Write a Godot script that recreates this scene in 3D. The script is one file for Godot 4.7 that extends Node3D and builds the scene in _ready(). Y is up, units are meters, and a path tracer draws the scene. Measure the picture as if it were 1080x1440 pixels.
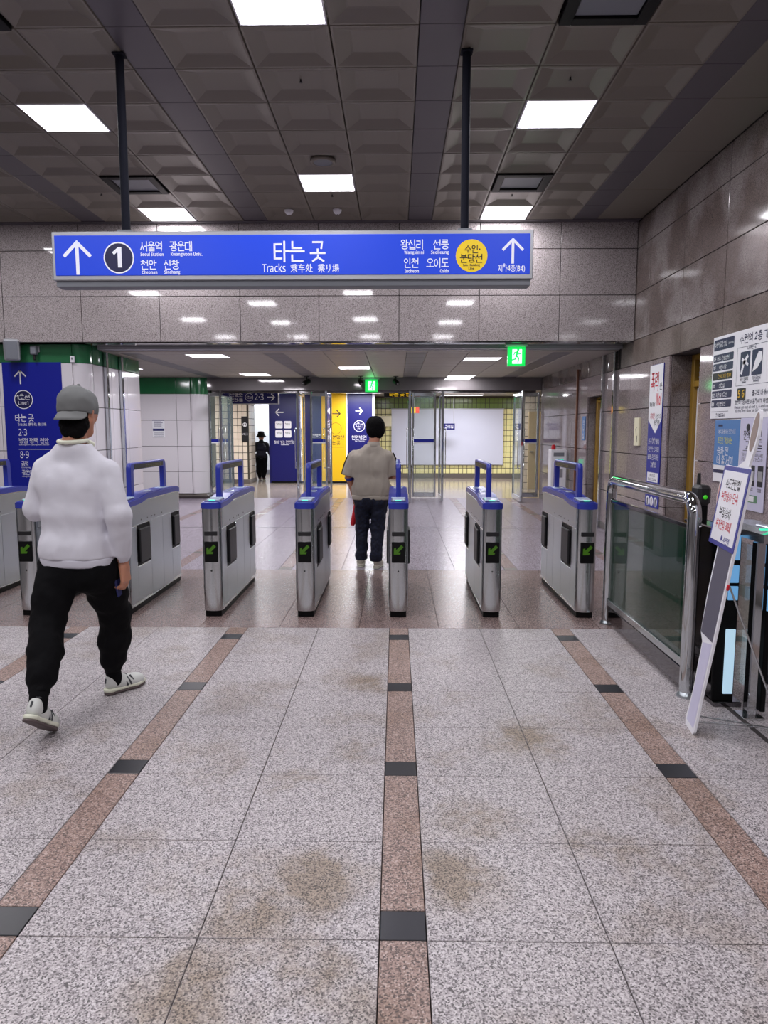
extends Node3D
# Underground station concourse with a row of ticket gates. y is up, metres; the gate line runs across x, the hall runs along -z.

var M := {}
var taken := {}
var cache := {}
var stages := []

const WALL_X := 3.31
const CEIL := 4.40
const BULK_Z := -10.15
const BULK_Y := 2.80
const LOW_CEIL := 2.75
const PORTAL_Z := -16.4

# ---------------------------------------------------------------- naming and nodes
func numbered(n: String) -> String:
	if not taken.has(n):
		taken[n] = 0
		return n
	taken[n] += 1
	return "%s_%03d" % [n, taken[n]]

func tag(o: Node, label: String, category: String, group := "") -> Node:
	o.set_meta("label", label)
	o.set_meta("category", category)
	if group != "":
		o.set_meta("group", group)
	return o

func thing(called: String, label: String, category: String, at := Vector3.ZERO, turn := 0.0, group := "") -> Node3D:
	var o := Node3D.new()
	o.name = numbered(called)
	add_child(o)
	o.position = at
	o.rotation.y = turn
	tag(o, label, category, group)
	return o

func copy_of(src: Node3D, label: String, at: Vector3, turn := 0.0) -> Node3D:
	var base: String = src.name
	var o: Node3D = src.duplicate()
	o.name = numbered(base)
	add_child(o)
	o.position = at
	o.rotation.y = turn
	o.set_meta("label", label)
	return o

func put(parent: Node, called: String, shape, m: Material, at := Vector3.ZERO, basis_ := Basis.IDENTITY) -> MeshInstance3D:
	var o := MeshInstance3D.new()
	o.name = called
	if shape is SurfaceTool:
		o.mesh = shape.commit()
	else:
		o.mesh = shape
	o.material_override = m
	o.transform = Transform3D(basis_, at)
	o.cast_shadow = GeometryInstance3D.SHADOW_CASTING_SETTING_ON
	parent.add_child(o, true)
	return o

func struct(called: String, shape, m: Material, at := Vector3.ZERO) -> MeshInstance3D:
	var o := put(self, called, shape, m, at)
	o.set_meta("kind", "structure")
	return o

func struct_root(called: String, at := Vector3.ZERO) -> Node3D:
	var o := Node3D.new()
	o.name = called
	add_child(o)
	o.position = at
	o.set_meta("kind", "structure")
	return o

# ---------------------------------------------------------------- geometry
func S() -> SurfaceTool:
	var st := SurfaceTool.new()
	st.begin(Mesh.PRIMITIVE_TRIANGLES)
	st.set_smooth_group(-1)
	return st

func done(st: SurfaceTool) -> SurfaceTool:
	st.generate_normals()
	return st

func poly(st: SurfaceTool, p: Array, n: Vector3) -> void:
	var flip: bool = (p[1] - p[0]).cross(p[2] - p[0]).dot(n) > 0.0
	for i in range(1, p.size() - 1):
		st.add_vertex(p[0])
		if flip:
			st.add_vertex(p[i + 1])
			st.add_vertex(p[i])
		else:
			st.add_vertex(p[i])
			st.add_vertex(p[i + 1])

func box_into(st: SurfaceTool, c: Vector3, s: Vector3, b := 0.0, turn := Basis.IDENTITY) -> void:
	var h := s * 0.5
	b = minf(b, minf(h.x, minf(h.y, h.z)) * 0.98)
	var ax := [Vector3(1, 0, 0), Vector3(0, 1, 0), Vector3(0, 0, 1)]
	for a in 3:
		var u: Vector3 = ax[(a + 1) % 3]
		var v: Vector3 = ax[(a + 2) % 3]
		var n: Vector3 = ax[a]
		var hu := h.dot(u) - b
		var hv := h.dot(v) - b
		for sg in [-1.0, 1.0]:
			var o: Vector3 = n * h.dot(n) * sg
			var q := []
			for w in [[-1, -1], [1, -1], [1, 1], [-1, 1]]:
				q.append(c + turn * (o + u * hu * w[0] + v * hv * w[1]))
			poly(st, q, turn * (n * sg))
		if b > 0.0:
			for su in [-1.0, 1.0]:
				for sv in [-1.0, 1.0]:
					var hn := h.dot(n) - b
					var q := []
					q.append(c + turn * (u * su * h.dot(u) + v * sv * hv - n * hn))
					q.append(c + turn * (u * su * h.dot(u) + v * sv * hv + n * hn))
					q.append(c + turn * (u * su * hu + v * sv * h.dot(v) + n * hn))
					q.append(c + turn * (u * su * hu + v * sv * h.dot(v) - n * hn))
					poly(st, q, turn * (u * su + v * sv))
	if b > 0.0:
		for sx in [-1.0, 1.0]:
			for sy in [-1.0, 1.0]:
				for sz in [-1.0, 1.0]:
					var k := Vector3(sx, sy, sz)
					var e := h - Vector3(b, b, b)
					poly(st, [c + turn * (k * Vector3(h.x, e.y, e.z)), c + turn * (k * Vector3(e.x, h.y, e.z)), c + turn * (k * Vector3(e.x, e.y, h.z))], turn * k)

func bev(s: Vector3, b := 0.003) -> Mesh:
	var key := "%.4f %.4f %.4f %.4f" % [s.x, s.y, s.z, b]
	if not cache.has(key):
		var st := S()
		box_into(st, Vector3.ZERO, s, b)
		cache[key] = done(st).commit()
	return cache[key]

func tube_into(st: SurfaceTool, pts: Array, r, seg := 12, caps := true) -> void:
	var rings := []
	var side := Vector3.ZERO
	for i in pts.size():
		var t: Vector3
		if i == 0:
			t = pts[1] - pts[0]
		elif i == pts.size() - 1:
			t = pts[i] - pts[i - 1]
		else:
			t = (pts[i + 1] - pts[i]).normalized() + (pts[i] - pts[i - 1]).normalized()
		t = t.normalized()
		if i == 0:
			side = t.cross(Vector3.UP if absf(t.y) < 0.9 else Vector3.RIGHT).normalized()
		else:
			side = (side - t * side.dot(t)).normalized()
		var up := t.cross(side)
		var rad: float = r[i] if r is Array else r
		var ring := []
		for k in seg:
			var a := TAU * k / seg
			ring.append(pts[i] + (side * cos(a) + up * sin(a)) * rad)
		rings.append(ring)
	st.set_smooth_group(1)
	for i in rings.size() - 1:
		for k in seg:
			var q := [rings[i][k], rings[i][(k + 1) % seg], rings[i + 1][(k + 1) % seg], rings[i + 1][k]]
			poly(st, q, (q[0] + q[1] + q[2] + q[3]) * 0.25 - (pts[i] + pts[i + 1]) * 0.5)
	st.set_smooth_group(-1)
	if caps:
		poly(st, rings[0], pts[0] - pts[1])
		poly(st, rings[-1], pts[-1] - pts[-2])

func lathe_into(st: SurfaceTool, prof: Array, xf := Transform3D.IDENTITY, seg := 20) -> void:   # prof: Vector2(radius, height)
	st.set_smooth_group(2)
	for i in prof.size() - 1:
		for k in seg:
			var a := TAU * k / seg
			var b := TAU * (k + 1) / seg
			var p: Vector2 = prof[i]
			var q: Vector2 = prof[i + 1]
			var v := [xf * Vector3(p.x * cos(a), p.y, p.x * sin(a)), xf * Vector3(p.x * cos(b), p.y, p.x * sin(b)), xf * Vector3(q.x * cos(b), q.y, q.x * sin(b)), xf * Vector3(q.x * cos(a), q.y, q.x * sin(a))]
			var d := q - p
			var m := (a + b) * 0.5
			var n := xf.basis * Vector3(d.y * cos(m), -d.x, d.y * sin(m))
			if p.x < 1e-5:
				poly(st, [v[0], v[2], v[3]], n)
			elif q.x < 1e-5:
				poly(st, [v[0], v[1], v[2]], n)
			else:
				poly(st, v, n)
	st.set_smooth_group(-1)

func prism_into(st: SurfaceTool, outline: PackedVector2Array, z0: float, z1: float, xf := Transform3D.IDENTITY, smooth := false) -> void:   # polygon in x,y, thickness along z
	var tri := Geometry2D.triangulate_polygon(outline)
	for f in [[z1, 1.0], [z0, -1.0]]:
		for i in range(0, tri.size(), 3):
			var q := []
			for j in 3:
				var p: Vector2 = outline[tri[i + j]]
				q.append(xf * Vector3(p.x, p.y, f[0]))
			poly(st, q, xf.basis * Vector3(0, 0, f[1]))
	var cw := Geometry2D.is_polygon_clockwise(outline)
	if smooth:
		st.set_smooth_group(3)
	for i in outline.size():
		var p := outline[i]
		var q := outline[(i + 1) % outline.size()]
		var n := Vector2(q.y - p.y, p.x - q.x) * (-1.0 if cw else 1.0)
		poly(st, [xf * Vector3(p.x, p.y, z0), xf * Vector3(q.x, q.y, z0), xf * Vector3(q.x, q.y, z1), xf * Vector3(p.x, p.y, z1)], xf.basis * Vector3(n.x, n.y, 0))
	st.set_smooth_group(-1)

func rounded(w: float, h: float, r: float, n := 5, cx := 0.0, cy := 0.0) -> PackedVector2Array:
	var o := PackedVector2Array()
	for k in 4:
		var c := Vector2([w * 0.5 - r, -w * 0.5 + r, -w * 0.5 + r, w * 0.5 - r][k] + cx, [h * 0.5 - r, h * 0.5 - r, -h * 0.5 + r, -h * 0.5 + r][k] + cy)
		for i in n + 1:
			var a := PI * 0.5 * (k + float(i) / n)
			o.append(c + Vector2(cos(a), sin(a)) * r)
	return o

# ---------------------------------------------------------------- flat print: rectangles, discs, ribbons, lettering (x right, y up, facing +z)
func rect(st: SurfaceTool, x0: float, y0: float, x1: float, y1: float, z := 0.0) -> void:
	poly(st, [Vector3(x0, y0, z), Vector3(x1, y0, z), Vector3(x1, y1, z), Vector3(x0, y1, z)], Vector3(0, 0, 1))

func disc(st: SurfaceTool, x: float, y: float, r: float, z := 0.0, inner := 0.0, n := 28) -> void:
	for i in n:
		var a := TAU * i / n
		var b := TAU * (i + 1) / n
		var p := Vector3(x + r * cos(a), y + r * sin(a), z)
		var q := Vector3(x + r * cos(b), y + r * sin(b), z)
		if inner <= 0.0:
			poly(st, [Vector3(x, y, z), p, q], Vector3(0, 0, 1))
		else:
			poly(st, [Vector3(x + inner * cos(a), y + inner * sin(a), z), p, q, Vector3(x + inner * cos(b), y + inner * sin(b), z)], Vector3(0, 0, 1))

func shape2(st: SurfaceTool, o: PackedVector2Array, z := 0.0) -> void:
	var tri := Geometry2D.triangulate_polygon(o)
	for i in range(0, tri.size(), 3):
		poly(st, [Vector3(o[tri[i]].x, o[tri[i]].y, z), Vector3(o[tri[i + 1]].x, o[tri[i + 1]].y, z), Vector3(o[tri[i + 2]].x, o[tri[i + 2]].y, z)], Vector3(0, 0, 1))

func ribbon(st: SurfaceTool, pts: Array, w: float, z := 0.0, cap := 0.5) -> void:
	for i in pts.size() - 1:
		var a: Vector2 = pts[i]
		var b: Vector2 = pts[i + 1]
		var t := (b - a).normalized() * w * cap
		var n := Vector2(-(b - a).y, (b - a).x).normalized() * w * 0.5
		a -= t
		b += t
		poly(st, [Vector3(a.x + n.x, a.y + n.y, z), Vector3(a.x - n.x, a.y - n.y, z), Vector3(b.x - n.x, b.y - n.y, z), Vector3(b.x + n.x, b.y + n.y, z)], Vector3(0, 0, 1))

func arrow(st: SurfaceTool, x: float, y: float, h: float, w: float, turn := 0.0, z := 0.0) -> void:   # centred; turn 0 points up
	var R := Transform2D(turn, Vector2(x, y))
	ribbon(st, [R * Vector2(0, -h * 0.5), R * Vector2(0, h * 0.47)], w, z, 0.0)
	ribbon(st, [R * Vector2(-h * 0.38, h * 0.08), R * Vector2(0, h * 0.46)], w, z)
	ribbon(st, [R * Vector2(h * 0.38, h * 0.08), R * Vector2(0, h * 0.46)], w, z)

const LEADS := "ㄱㄲㄴㄷㄸㄹㅁㅂㅃㅅㅆㅇㅈㅉㅊㅋㅌㅍㅎ"
const VOWELS := "ㅏㅐㅑㅒㅓㅔㅕㅖㅗㅘㅙㅚㅛㅜㅝㅞㅟㅠㅡㅢㅣ"
const TAILS := "_ㄱㄲㄳㄴㄵㄶㄷㄹㄺㄻㄼㄽㄾㄿㅀㅁㅂㅄㅅㅆㅇㅈㅊㅋㅌㅍㅎ"
# strokes in a unit box, y down; "x,y x,y|..." and "o" for the ring
const JAMO := {
	"ㄱ": "0,.04 1,.04 .92,1", "ㄴ": "0,0 0,1 1,1", "ㄷ": "1,0 0,0 0,1 1,1", "ㄹ": "0,0 1,0 1,.5 0,.5 0,1 1,1", "ㅁ": "0,0 1,0 1,1 0,1 0,0",
	"ㅂ": "0,0 0,1 1,1 1,0|0,.5 1,.5", "ㅅ": ".5,0 .45,.4 0,1|.48,.35 1,1", "ㅇ": "o", "ㅈ": "0,0 1,0|.5,0 .45,.45 0,1|.48,.4 1,1", "ㅊ": ".3,0 .7,0|0,.27 1,.27|.5,.27 .45,.6 0,1|.48,.55 1,1",
	"ㅋ": "0,.04 1,.04 .92,1|0,.5 .95,.5", "ㅌ": "1,0 0,0 0,1 1,1|0,.5 1,.5", "ㅍ": "0,0 1,0|0,1 1,1|.3,0 .3,1|.7,0 .7,1", "ㅎ": ".3,0 .7,0|0,.27 1,.27|h",
	"ㅏ": ".3,0 .3,1|.3,.48 1,.48", "ㅑ": ".3,0 .3,1|.3,.35 1,.35|.3,.62 1,.62", "ㅓ": ".8,0 .8,1|0,.48 .8,.48", "ㅕ": ".8,0 .8,1|0,.35 .8,.35|0,.62 .8,.62", "ㅣ": ".6,0 .6,1",
	"ㅐ": ".2,0 .2,1|.2,.48 .85,.48|.85,0 .85,1", "ㅔ": ".45,0 .45,1|0,.48 .45,.48|.95,0 .95,1", "ㅖ": ".45,0 .45,1|0,.35 .45,.35|0,.62 .45,.62|.95,0 .95,1",
	"ㅗ": "0,.9 1,.9|.5,.1 .5,.9", "ㅛ": "0,.9 1,.9|.33,.1 .33,.9|.67,.1 .67,.9", "ㅜ": "0,.15 1,.15|.5,.15 .5,1", "ㅠ": "0,.15 1,.15|.33,.15 .33,1|.67,.15 .67,1", "ㅡ": "0,.5 1,.5",
	"乘": ".25,.08 .75,.02|.05,.2 .95,.2|.5,.05 .5,1|.12,.4 .38,.4|.25,.3 .25,.55|.62,.4 .9,.4|.72,.28 .72,.55 .9,.55|.48,.55 .05,.95|.52,.55 .95,.95",
	"车": ".1,.12 .9,.12|.42,.0 .2,.42 .85,.42|.05,.65 .95,.65|.55,.25 .55,1", "处": ".3,0 .05,.5|.2,.2 .5,.2 .3,.6 .05,.9|.2,.5 .5,.85 .98,.92|.7,.0 .7,.75|.7,.25 .92,.45",
	"乗": ".25,.06 .75,.02|.05,.2 .95,.2|.1,.4 .9,.4|.02,.58 .98,.58|.5,.05 .5,1|.3,.2 .3,.58|.7,.2 .7,.58|.48,.6 .05,.95|.52,.6 .95,.95",
	"り": ".25,.1 .22,.55 .3,.5|.7,.05 .74,.5 .6,.8 .4,.98", "場": ".02,.32 .34,.32|.18,.05 .18,.8|.02,.85 .36,.72|.45,.05 .88,.05 .88,.4 .45,.4 .45,.05|.45,.22 .88,.22|.38,.52 .98,.52|.55,.52 .36,.8|.5,.66 .93,.66 .86,.98|.68,.68 .48,.95",
}

func strokes_into(st: SurfaceTool, code: String, box: Rect2, w: float, z: float) -> void:   # box in plane units, position = top left, y down inside
	for part in code.split("|"):
		if part == "o" or part == "h":
			var b := box if part == "o" else Rect2(box.position + Vector2(0.15, 0.44) * box.size, box.size * Vector2(0.7, 0.56))
			var n := 16
			var ring := []
			for i in n + 1:
				var a := TAU * i / n
				ring.append(Vector2(b.position.x + b.size.x * (0.5 + 0.5 * cos(a)), b.position.y - b.size.y * (0.5 + 0.5 * sin(a))))
			ribbon(st, ring, w, z, 0.15)
			continue
		var pts := []
		for xy in part.split(" "):
			var v := xy.split(",")
			pts.append(Vector2(box.position.x + box.size.x * v[0].to_float(), box.position.y - box.size.y * v[1].to_float()))
		ribbon(st, pts, w, z)

func jamo_into(st: SurfaceTool, j: String, o: Vector2, h: float, b: Array, w: float, z: float, k := 1.0) -> void:
	var box := Rect2(o.x + b[0] * h * 0.92 * k, o.y - b[1] * h, (b[2] - b[0]) * h * 0.92 * k, (b[3] - b[1]) * h)
	var twin := "ㄲㄸㅃㅆㅉ".find(j)
	if twin >= 0:
		var one: String = "ㄱㄷㅂㅅㅈ"[twin]
		for n in 2:
			strokes_into(st, JAMO[one], Rect2(box.position + Vector2(box.size.x * 0.55 * n, 0), box.size * Vector2(0.45, 1)), w, z)
	elif JAMO.has(j):
		strokes_into(st, JAMO[j], box, w, z)

func syllable(st: SurfaceTool, code: int, o: Vector2, h: float, w: float, z: float, k := 1.0) -> void:   # o = top left
	var n := code - 0xAC00
	var l: String = LEADS[n / 588]
	var v: String = VOWELS[(n % 588) / 28]
	var t: String = TAILS[n % 28]
	var e := t != "_"
	var mixed: Dictionary = {"ㅘ": "ㅗㅏ", "ㅙ": "ㅗㅐ", "ㅚ": "ㅗㅣ", "ㅝ": "ㅜㅓ", "ㅞ": "ㅜㅔ", "ㅟ": "ㅜㅣ", "ㅢ": "ㅡㅣ"}
	if mixed.has(v):
		jamo_into(st, l, o, h, [0.08, 0.04, 0.52, 0.32] if e else [0.08, 0.08, 0.52, 0.48], w, z, k)
		jamo_into(st, mixed[v][0], o, h, [0.02, 0.36, 0.6, 0.56] if e else [0.02, 0.54, 0.6, 0.86], w, z, k)
		jamo_into(st, mixed[v][1], o, h, [0.66, 0.02, 0.98, 0.6] if e else [0.68, 0.02, 0.98, 0.98], w, z, k)
	elif v in "ㅗㅛㅜㅠㅡ":
		jamo_into(st, l, o, h, [0.2, 0.03, 0.8, 0.33] if e else [0.16, 0.06, 0.84, 0.48], w, z, k)
		jamo_into(st, v, o, h, [0.03, 0.38, 0.97, 0.6] if e else [0.03, 0.56, 0.97, 0.92], w, z, k)
	else:
		jamo_into(st, l, o, h, [0.05, 0.06, 0.5, 0.48] if e else [0.05, 0.14, 0.5, 0.84], w, z, k)
		jamo_into(st, v, o, h, [0.6, 0.02, 0.96, 0.58] if e else [0.6, 0.02, 0.98, 0.98], w, z, k)
	if e:
		jamo_into(st, t, o, h, [0.18, 0.69, 0.88, 0.97], w, z, k)

func latin(run: String, bold: bool) -> Array:   # [triangle vertices at cap height 1, advance width]
	var key := "T" + run + str(bold)
	if not cache.has(key):
		var f := SystemFont.new()
		f.font_names = PackedStringArray(["Droid Sans"])
		f.font_weight = 700 if bold else 400
		var t := TextMesh.new()
		t.font = f
		t.font_size = 48
		t.pixel_size = 1.0 / (48.0 * 0.714)
		t.depth = 0.0
		t.curve_step = 3.0
		t.text = run
		t.horizontal_alignment = HORIZONTAL_ALIGNMENT_LEFT
		t.vertical_alignment = VERTICAL_ALIGNMENT_BOTTOM
		var out := PackedVector3Array()
		var lo := 1e9
		var hi := -1e9
		if t.get_surface_count() > 0:
			var a := t.surface_get_arrays(0)
			var vs: PackedVector3Array = a[Mesh.ARRAY_VERTEX]
			var ix = a[Mesh.ARRAY_INDEX]
			var ns: PackedVector3Array = a[Mesh.ARRAY_NORMAL]
			var order: Array = range(vs.size()) if ix == null or ix.is_empty() else Array(ix)
			for i in order:
				if ns[i].z > 0.5:
					out.append(Vector3(vs[i].x, vs[i].y, 0))
			for p in out:
				lo = minf(lo, p.x)
				hi = maxf(hi, p.x)
		# put the baseline at 0: descent of the font below
		var base := 1e9
		for p in out:
			base = minf(base, p.y)
		var low := false
		for ch in "gjpqy(),":
			if run.contains(ch):
				low = true
		var drop := base if not low else base + 0.29
		if run == "·" or run == "-":
			drop = base - 0.3
		for i in out.size():
			out[i] = Vector3(out[i].x - lo, out[i].y - drop, 0)
		cache[key] = [out, maxf(hi - lo, 0.0) if out.size() else 0.4]
	return cache[key]

func text_runs(s: String) -> Array:
	var runs := []
	for ch in s:
		var hang := ch.unicode_at(0) > 0x2E00
		if ch == " " or hang or runs.is_empty() or runs[-1] == " " or runs[-1].unicode_at(0) > 0x2E00:
			runs.append(ch)
		else:
			runs[-1] += ch
	return runs

func text_width(s: String, h: float, bold := false) -> float:
	var x := 0.0
	for r in text_runs(s):
		if r == " ":
			x += h * 0.32
		elif r.unicode_at(0) > 0x2E00:
			x += h * 0.98
		else:
			x += (latin(r, bold)[1] + 0.12) * h * 0.8
	return x

func text(st: SurfaceTool, s: String, x: float, y: float, h: float, align := 0.5, bold := false, z := 0.0, fit := 0.0) -> void:   # y = foot of the letters, h = height of a Hangul block; latin capitals are 0.8 h
	var w := text_width(s, h, bold)
	var k := 1.0
	if fit > 0.0:
		k = fit / w
		w = fit
	var at := x - w * align
	var pen := h * (0.105 if bold else 0.075)
	for r in text_runs(s):
		if r == " ":
			at += h * 0.32 * k
		elif r.unicode_at(0) >= 0xAC00:
			syllable(st, r.unicode_at(0), Vector2(at, y + h * 0.92), h, pen * sqrt(k), z, k)
			at += h * 0.98 * k
		elif r.unicode_at(0) > 0x2E00:
			strokes_into(st, JAMO.get(r, "0,0 1,0 1,1 0,1 0,0"), Rect2(at, y + h * 0.9, h * 0.88 * k, h * 0.88), h * 0.08, z)
			at += h * 0.98 * k
		else:
			var g = latin(r, bold)
			for p in g[0]:
				st.add_vertex(Vector3(at + p.x * h * 0.8 * k, y + h * 0.05 + p.y * h * 0.8, z))
			at += (g[1] + 0.12) * h * 0.8 * k

# ---------------------------------------------------------------- materials
func mat(c: Color, rough := 0.5, metal := 0.0, spec := 0.5) -> StandardMaterial3D:
	var m := StandardMaterial3D.new()
	m.albedo_color = c
	m.roughness = rough
	m.metallic = metal
	m.metallic_specular = spec
	return m

func rgb(r: int, g: int, b: int) -> Color:
	return Color(r / 255.0, g / 255.0, b / 255.0)

func glow(c: Color, e: float, base := Color.BLACK) -> StandardMaterial3D:
	var m := mat(base if base != Color.BLACK else c, 0.35)
	m.emission_enabled = true
	m.emission = c
	m.emission_energy_multiplier = e
	return m

func grain(seed_: int, freq: float, stops: Array, size := 1024) -> NoiseTexture2D:
	var n := FastNoiseLite.new()
	n.seed = seed_
	n.noise_type = FastNoiseLite.TYPE_CELLULAR
	n.cellular_return_type = FastNoiseLite.RETURN_CELL_VALUE
	n.cellular_jitter = 1.0
	n.frequency = freq
	n.fractal_type = FastNoiseLite.FRACTAL_NONE
	n.domain_warp_enabled = true
	n.domain_warp_amplitude = 3.0
	n.domain_warp_frequency = freq * 1.3
	var g := Gradient.new()
	g.interpolation_mode = Gradient.GRADIENT_INTERPOLATE_CONSTANT
	var offs := PackedFloat32Array()
	var cols := PackedColorArray()
	for s in stops:
		offs.append(s[0])
		cols.append(s[1])
	g.offsets = offs
	g.colors = cols
	var t := NoiseTexture2D.new()
	t.width = size
	t.height = size
	t.seamless = true
	t.seamless_blend_skirt = 0.02
	t.noise = n
	t.color_ramp = g
	return t

func cloudy(seed_: int, freq: float, a: Color, b: Color, lo := 0.3, hi := 0.7, size := 512) -> NoiseTexture2D:
	var n := FastNoiseLite.new()
	n.seed = seed_
	n.noise_type = FastNoiseLite.TYPE_SIMPLEX_SMOOTH
	n.frequency = freq
	n.fractal_octaves = 5
	var g := Gradient.new()
	g.offsets = PackedFloat32Array([lo, hi])
	g.colors = PackedColorArray([a, b])
	var t := NoiseTexture2D.new()
	t.width = size
	t.height = size
	t.seamless = true
	t.noise = n
	t.color_ramp = g
	return t

func stone(tex: Texture2D, metres: float, rough: float, tint := Color.WHITE, spec := 0.5) -> StandardMaterial3D:
	var m := mat(tint, rough, 0.0, spec)
	m.albedo_texture = tex
	m.uv1_triplanar = true
	m.uv1_world_triplanar = true
	m.uv1_scale = Vector3.ONE / metres
	return m

func stained(m: StandardMaterial3D, tex: Texture2D, metres: float) -> StandardMaterial3D:
	m.detail_enabled = true
	m.detail_albedo = tex
	m.detail_blend_mode = BaseMaterial3D.BLEND_MODE_MUL
	m.detail_uv_layer = BaseMaterial3D.DETAIL_UV_2
	m.uv2_triplanar = true
	m.uv2_world_triplanar = true
	m.uv2_scale = Vector3.ONE / metres
	return m

func stain_image() -> ImageTexture:   # worn, soiled patches of the floor, 4 m square, repeating
	var n := FastNoiseLite.new()
	n.seed = 5
	n.frequency = 0.012
	n.fractal_octaves = 5
	var im := n.get_seamless_image(512, 512)
	var fine := FastNoiseLite.new()
	fine.seed = 9
	fine.frequency = 0.09
	var fi := fine.get_seamless_image(512, 512)
	var out := Image.create(512, 512, false, Image.FORMAT_RGB8)
	var spots := [[-0.86, -2.15, 0.26], [-0.5, -2.2, 0.2], [-0.25, -2.35, 0.24], [0.22, -2.35, 0.24], [-0.3, -1.85, 0.24], [-0.1, -1.75, 0.2], [0.75, -2.5, 0.22], [0.3, -2.75, 0.2], [-0.45, -3.0, 0.2], [-0.15, -3.4, 0.2], [-0.6, -1.8, 0.24], [0.6, -3.5, 0.3], [-0.1, -4.3, 0.25]]
	for y in 512:
		for x in 512:
			var v := im.get_pixel(x, y).r + (fi.get_pixel(x, y).r - 0.5) * 0.35
			var s := 0.0
			var wx := x / 512.0 * 4.0
			var wz := y / 512.0 * 4.0
			for p in spots:
				var dx := fposmod(wx - p[0] + 2.0, 4.0) - 2.0
				var dz := fposmod(wz - p[1] + 2.0, 4.0) - 2.0
				s = maxf(s, 1.0 - sqrt(dx * dx + dz * dz) / p[2])
			var a := clampf((v - 0.55) * 1.2, 0.0, 0.35) + clampf(s * 1.5, 0.0, 1.0) * clampf(v * 2.2 - 0.62, 0.0, 1.0)
			a = clampf(a, 0.0, 1.0)
			out.set_pixel(x, y, Color(1, 1, 1).lerp(Color(0.80, 0.75, 0.67), a))
	return ImageTexture.create_from_image(out)

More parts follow.
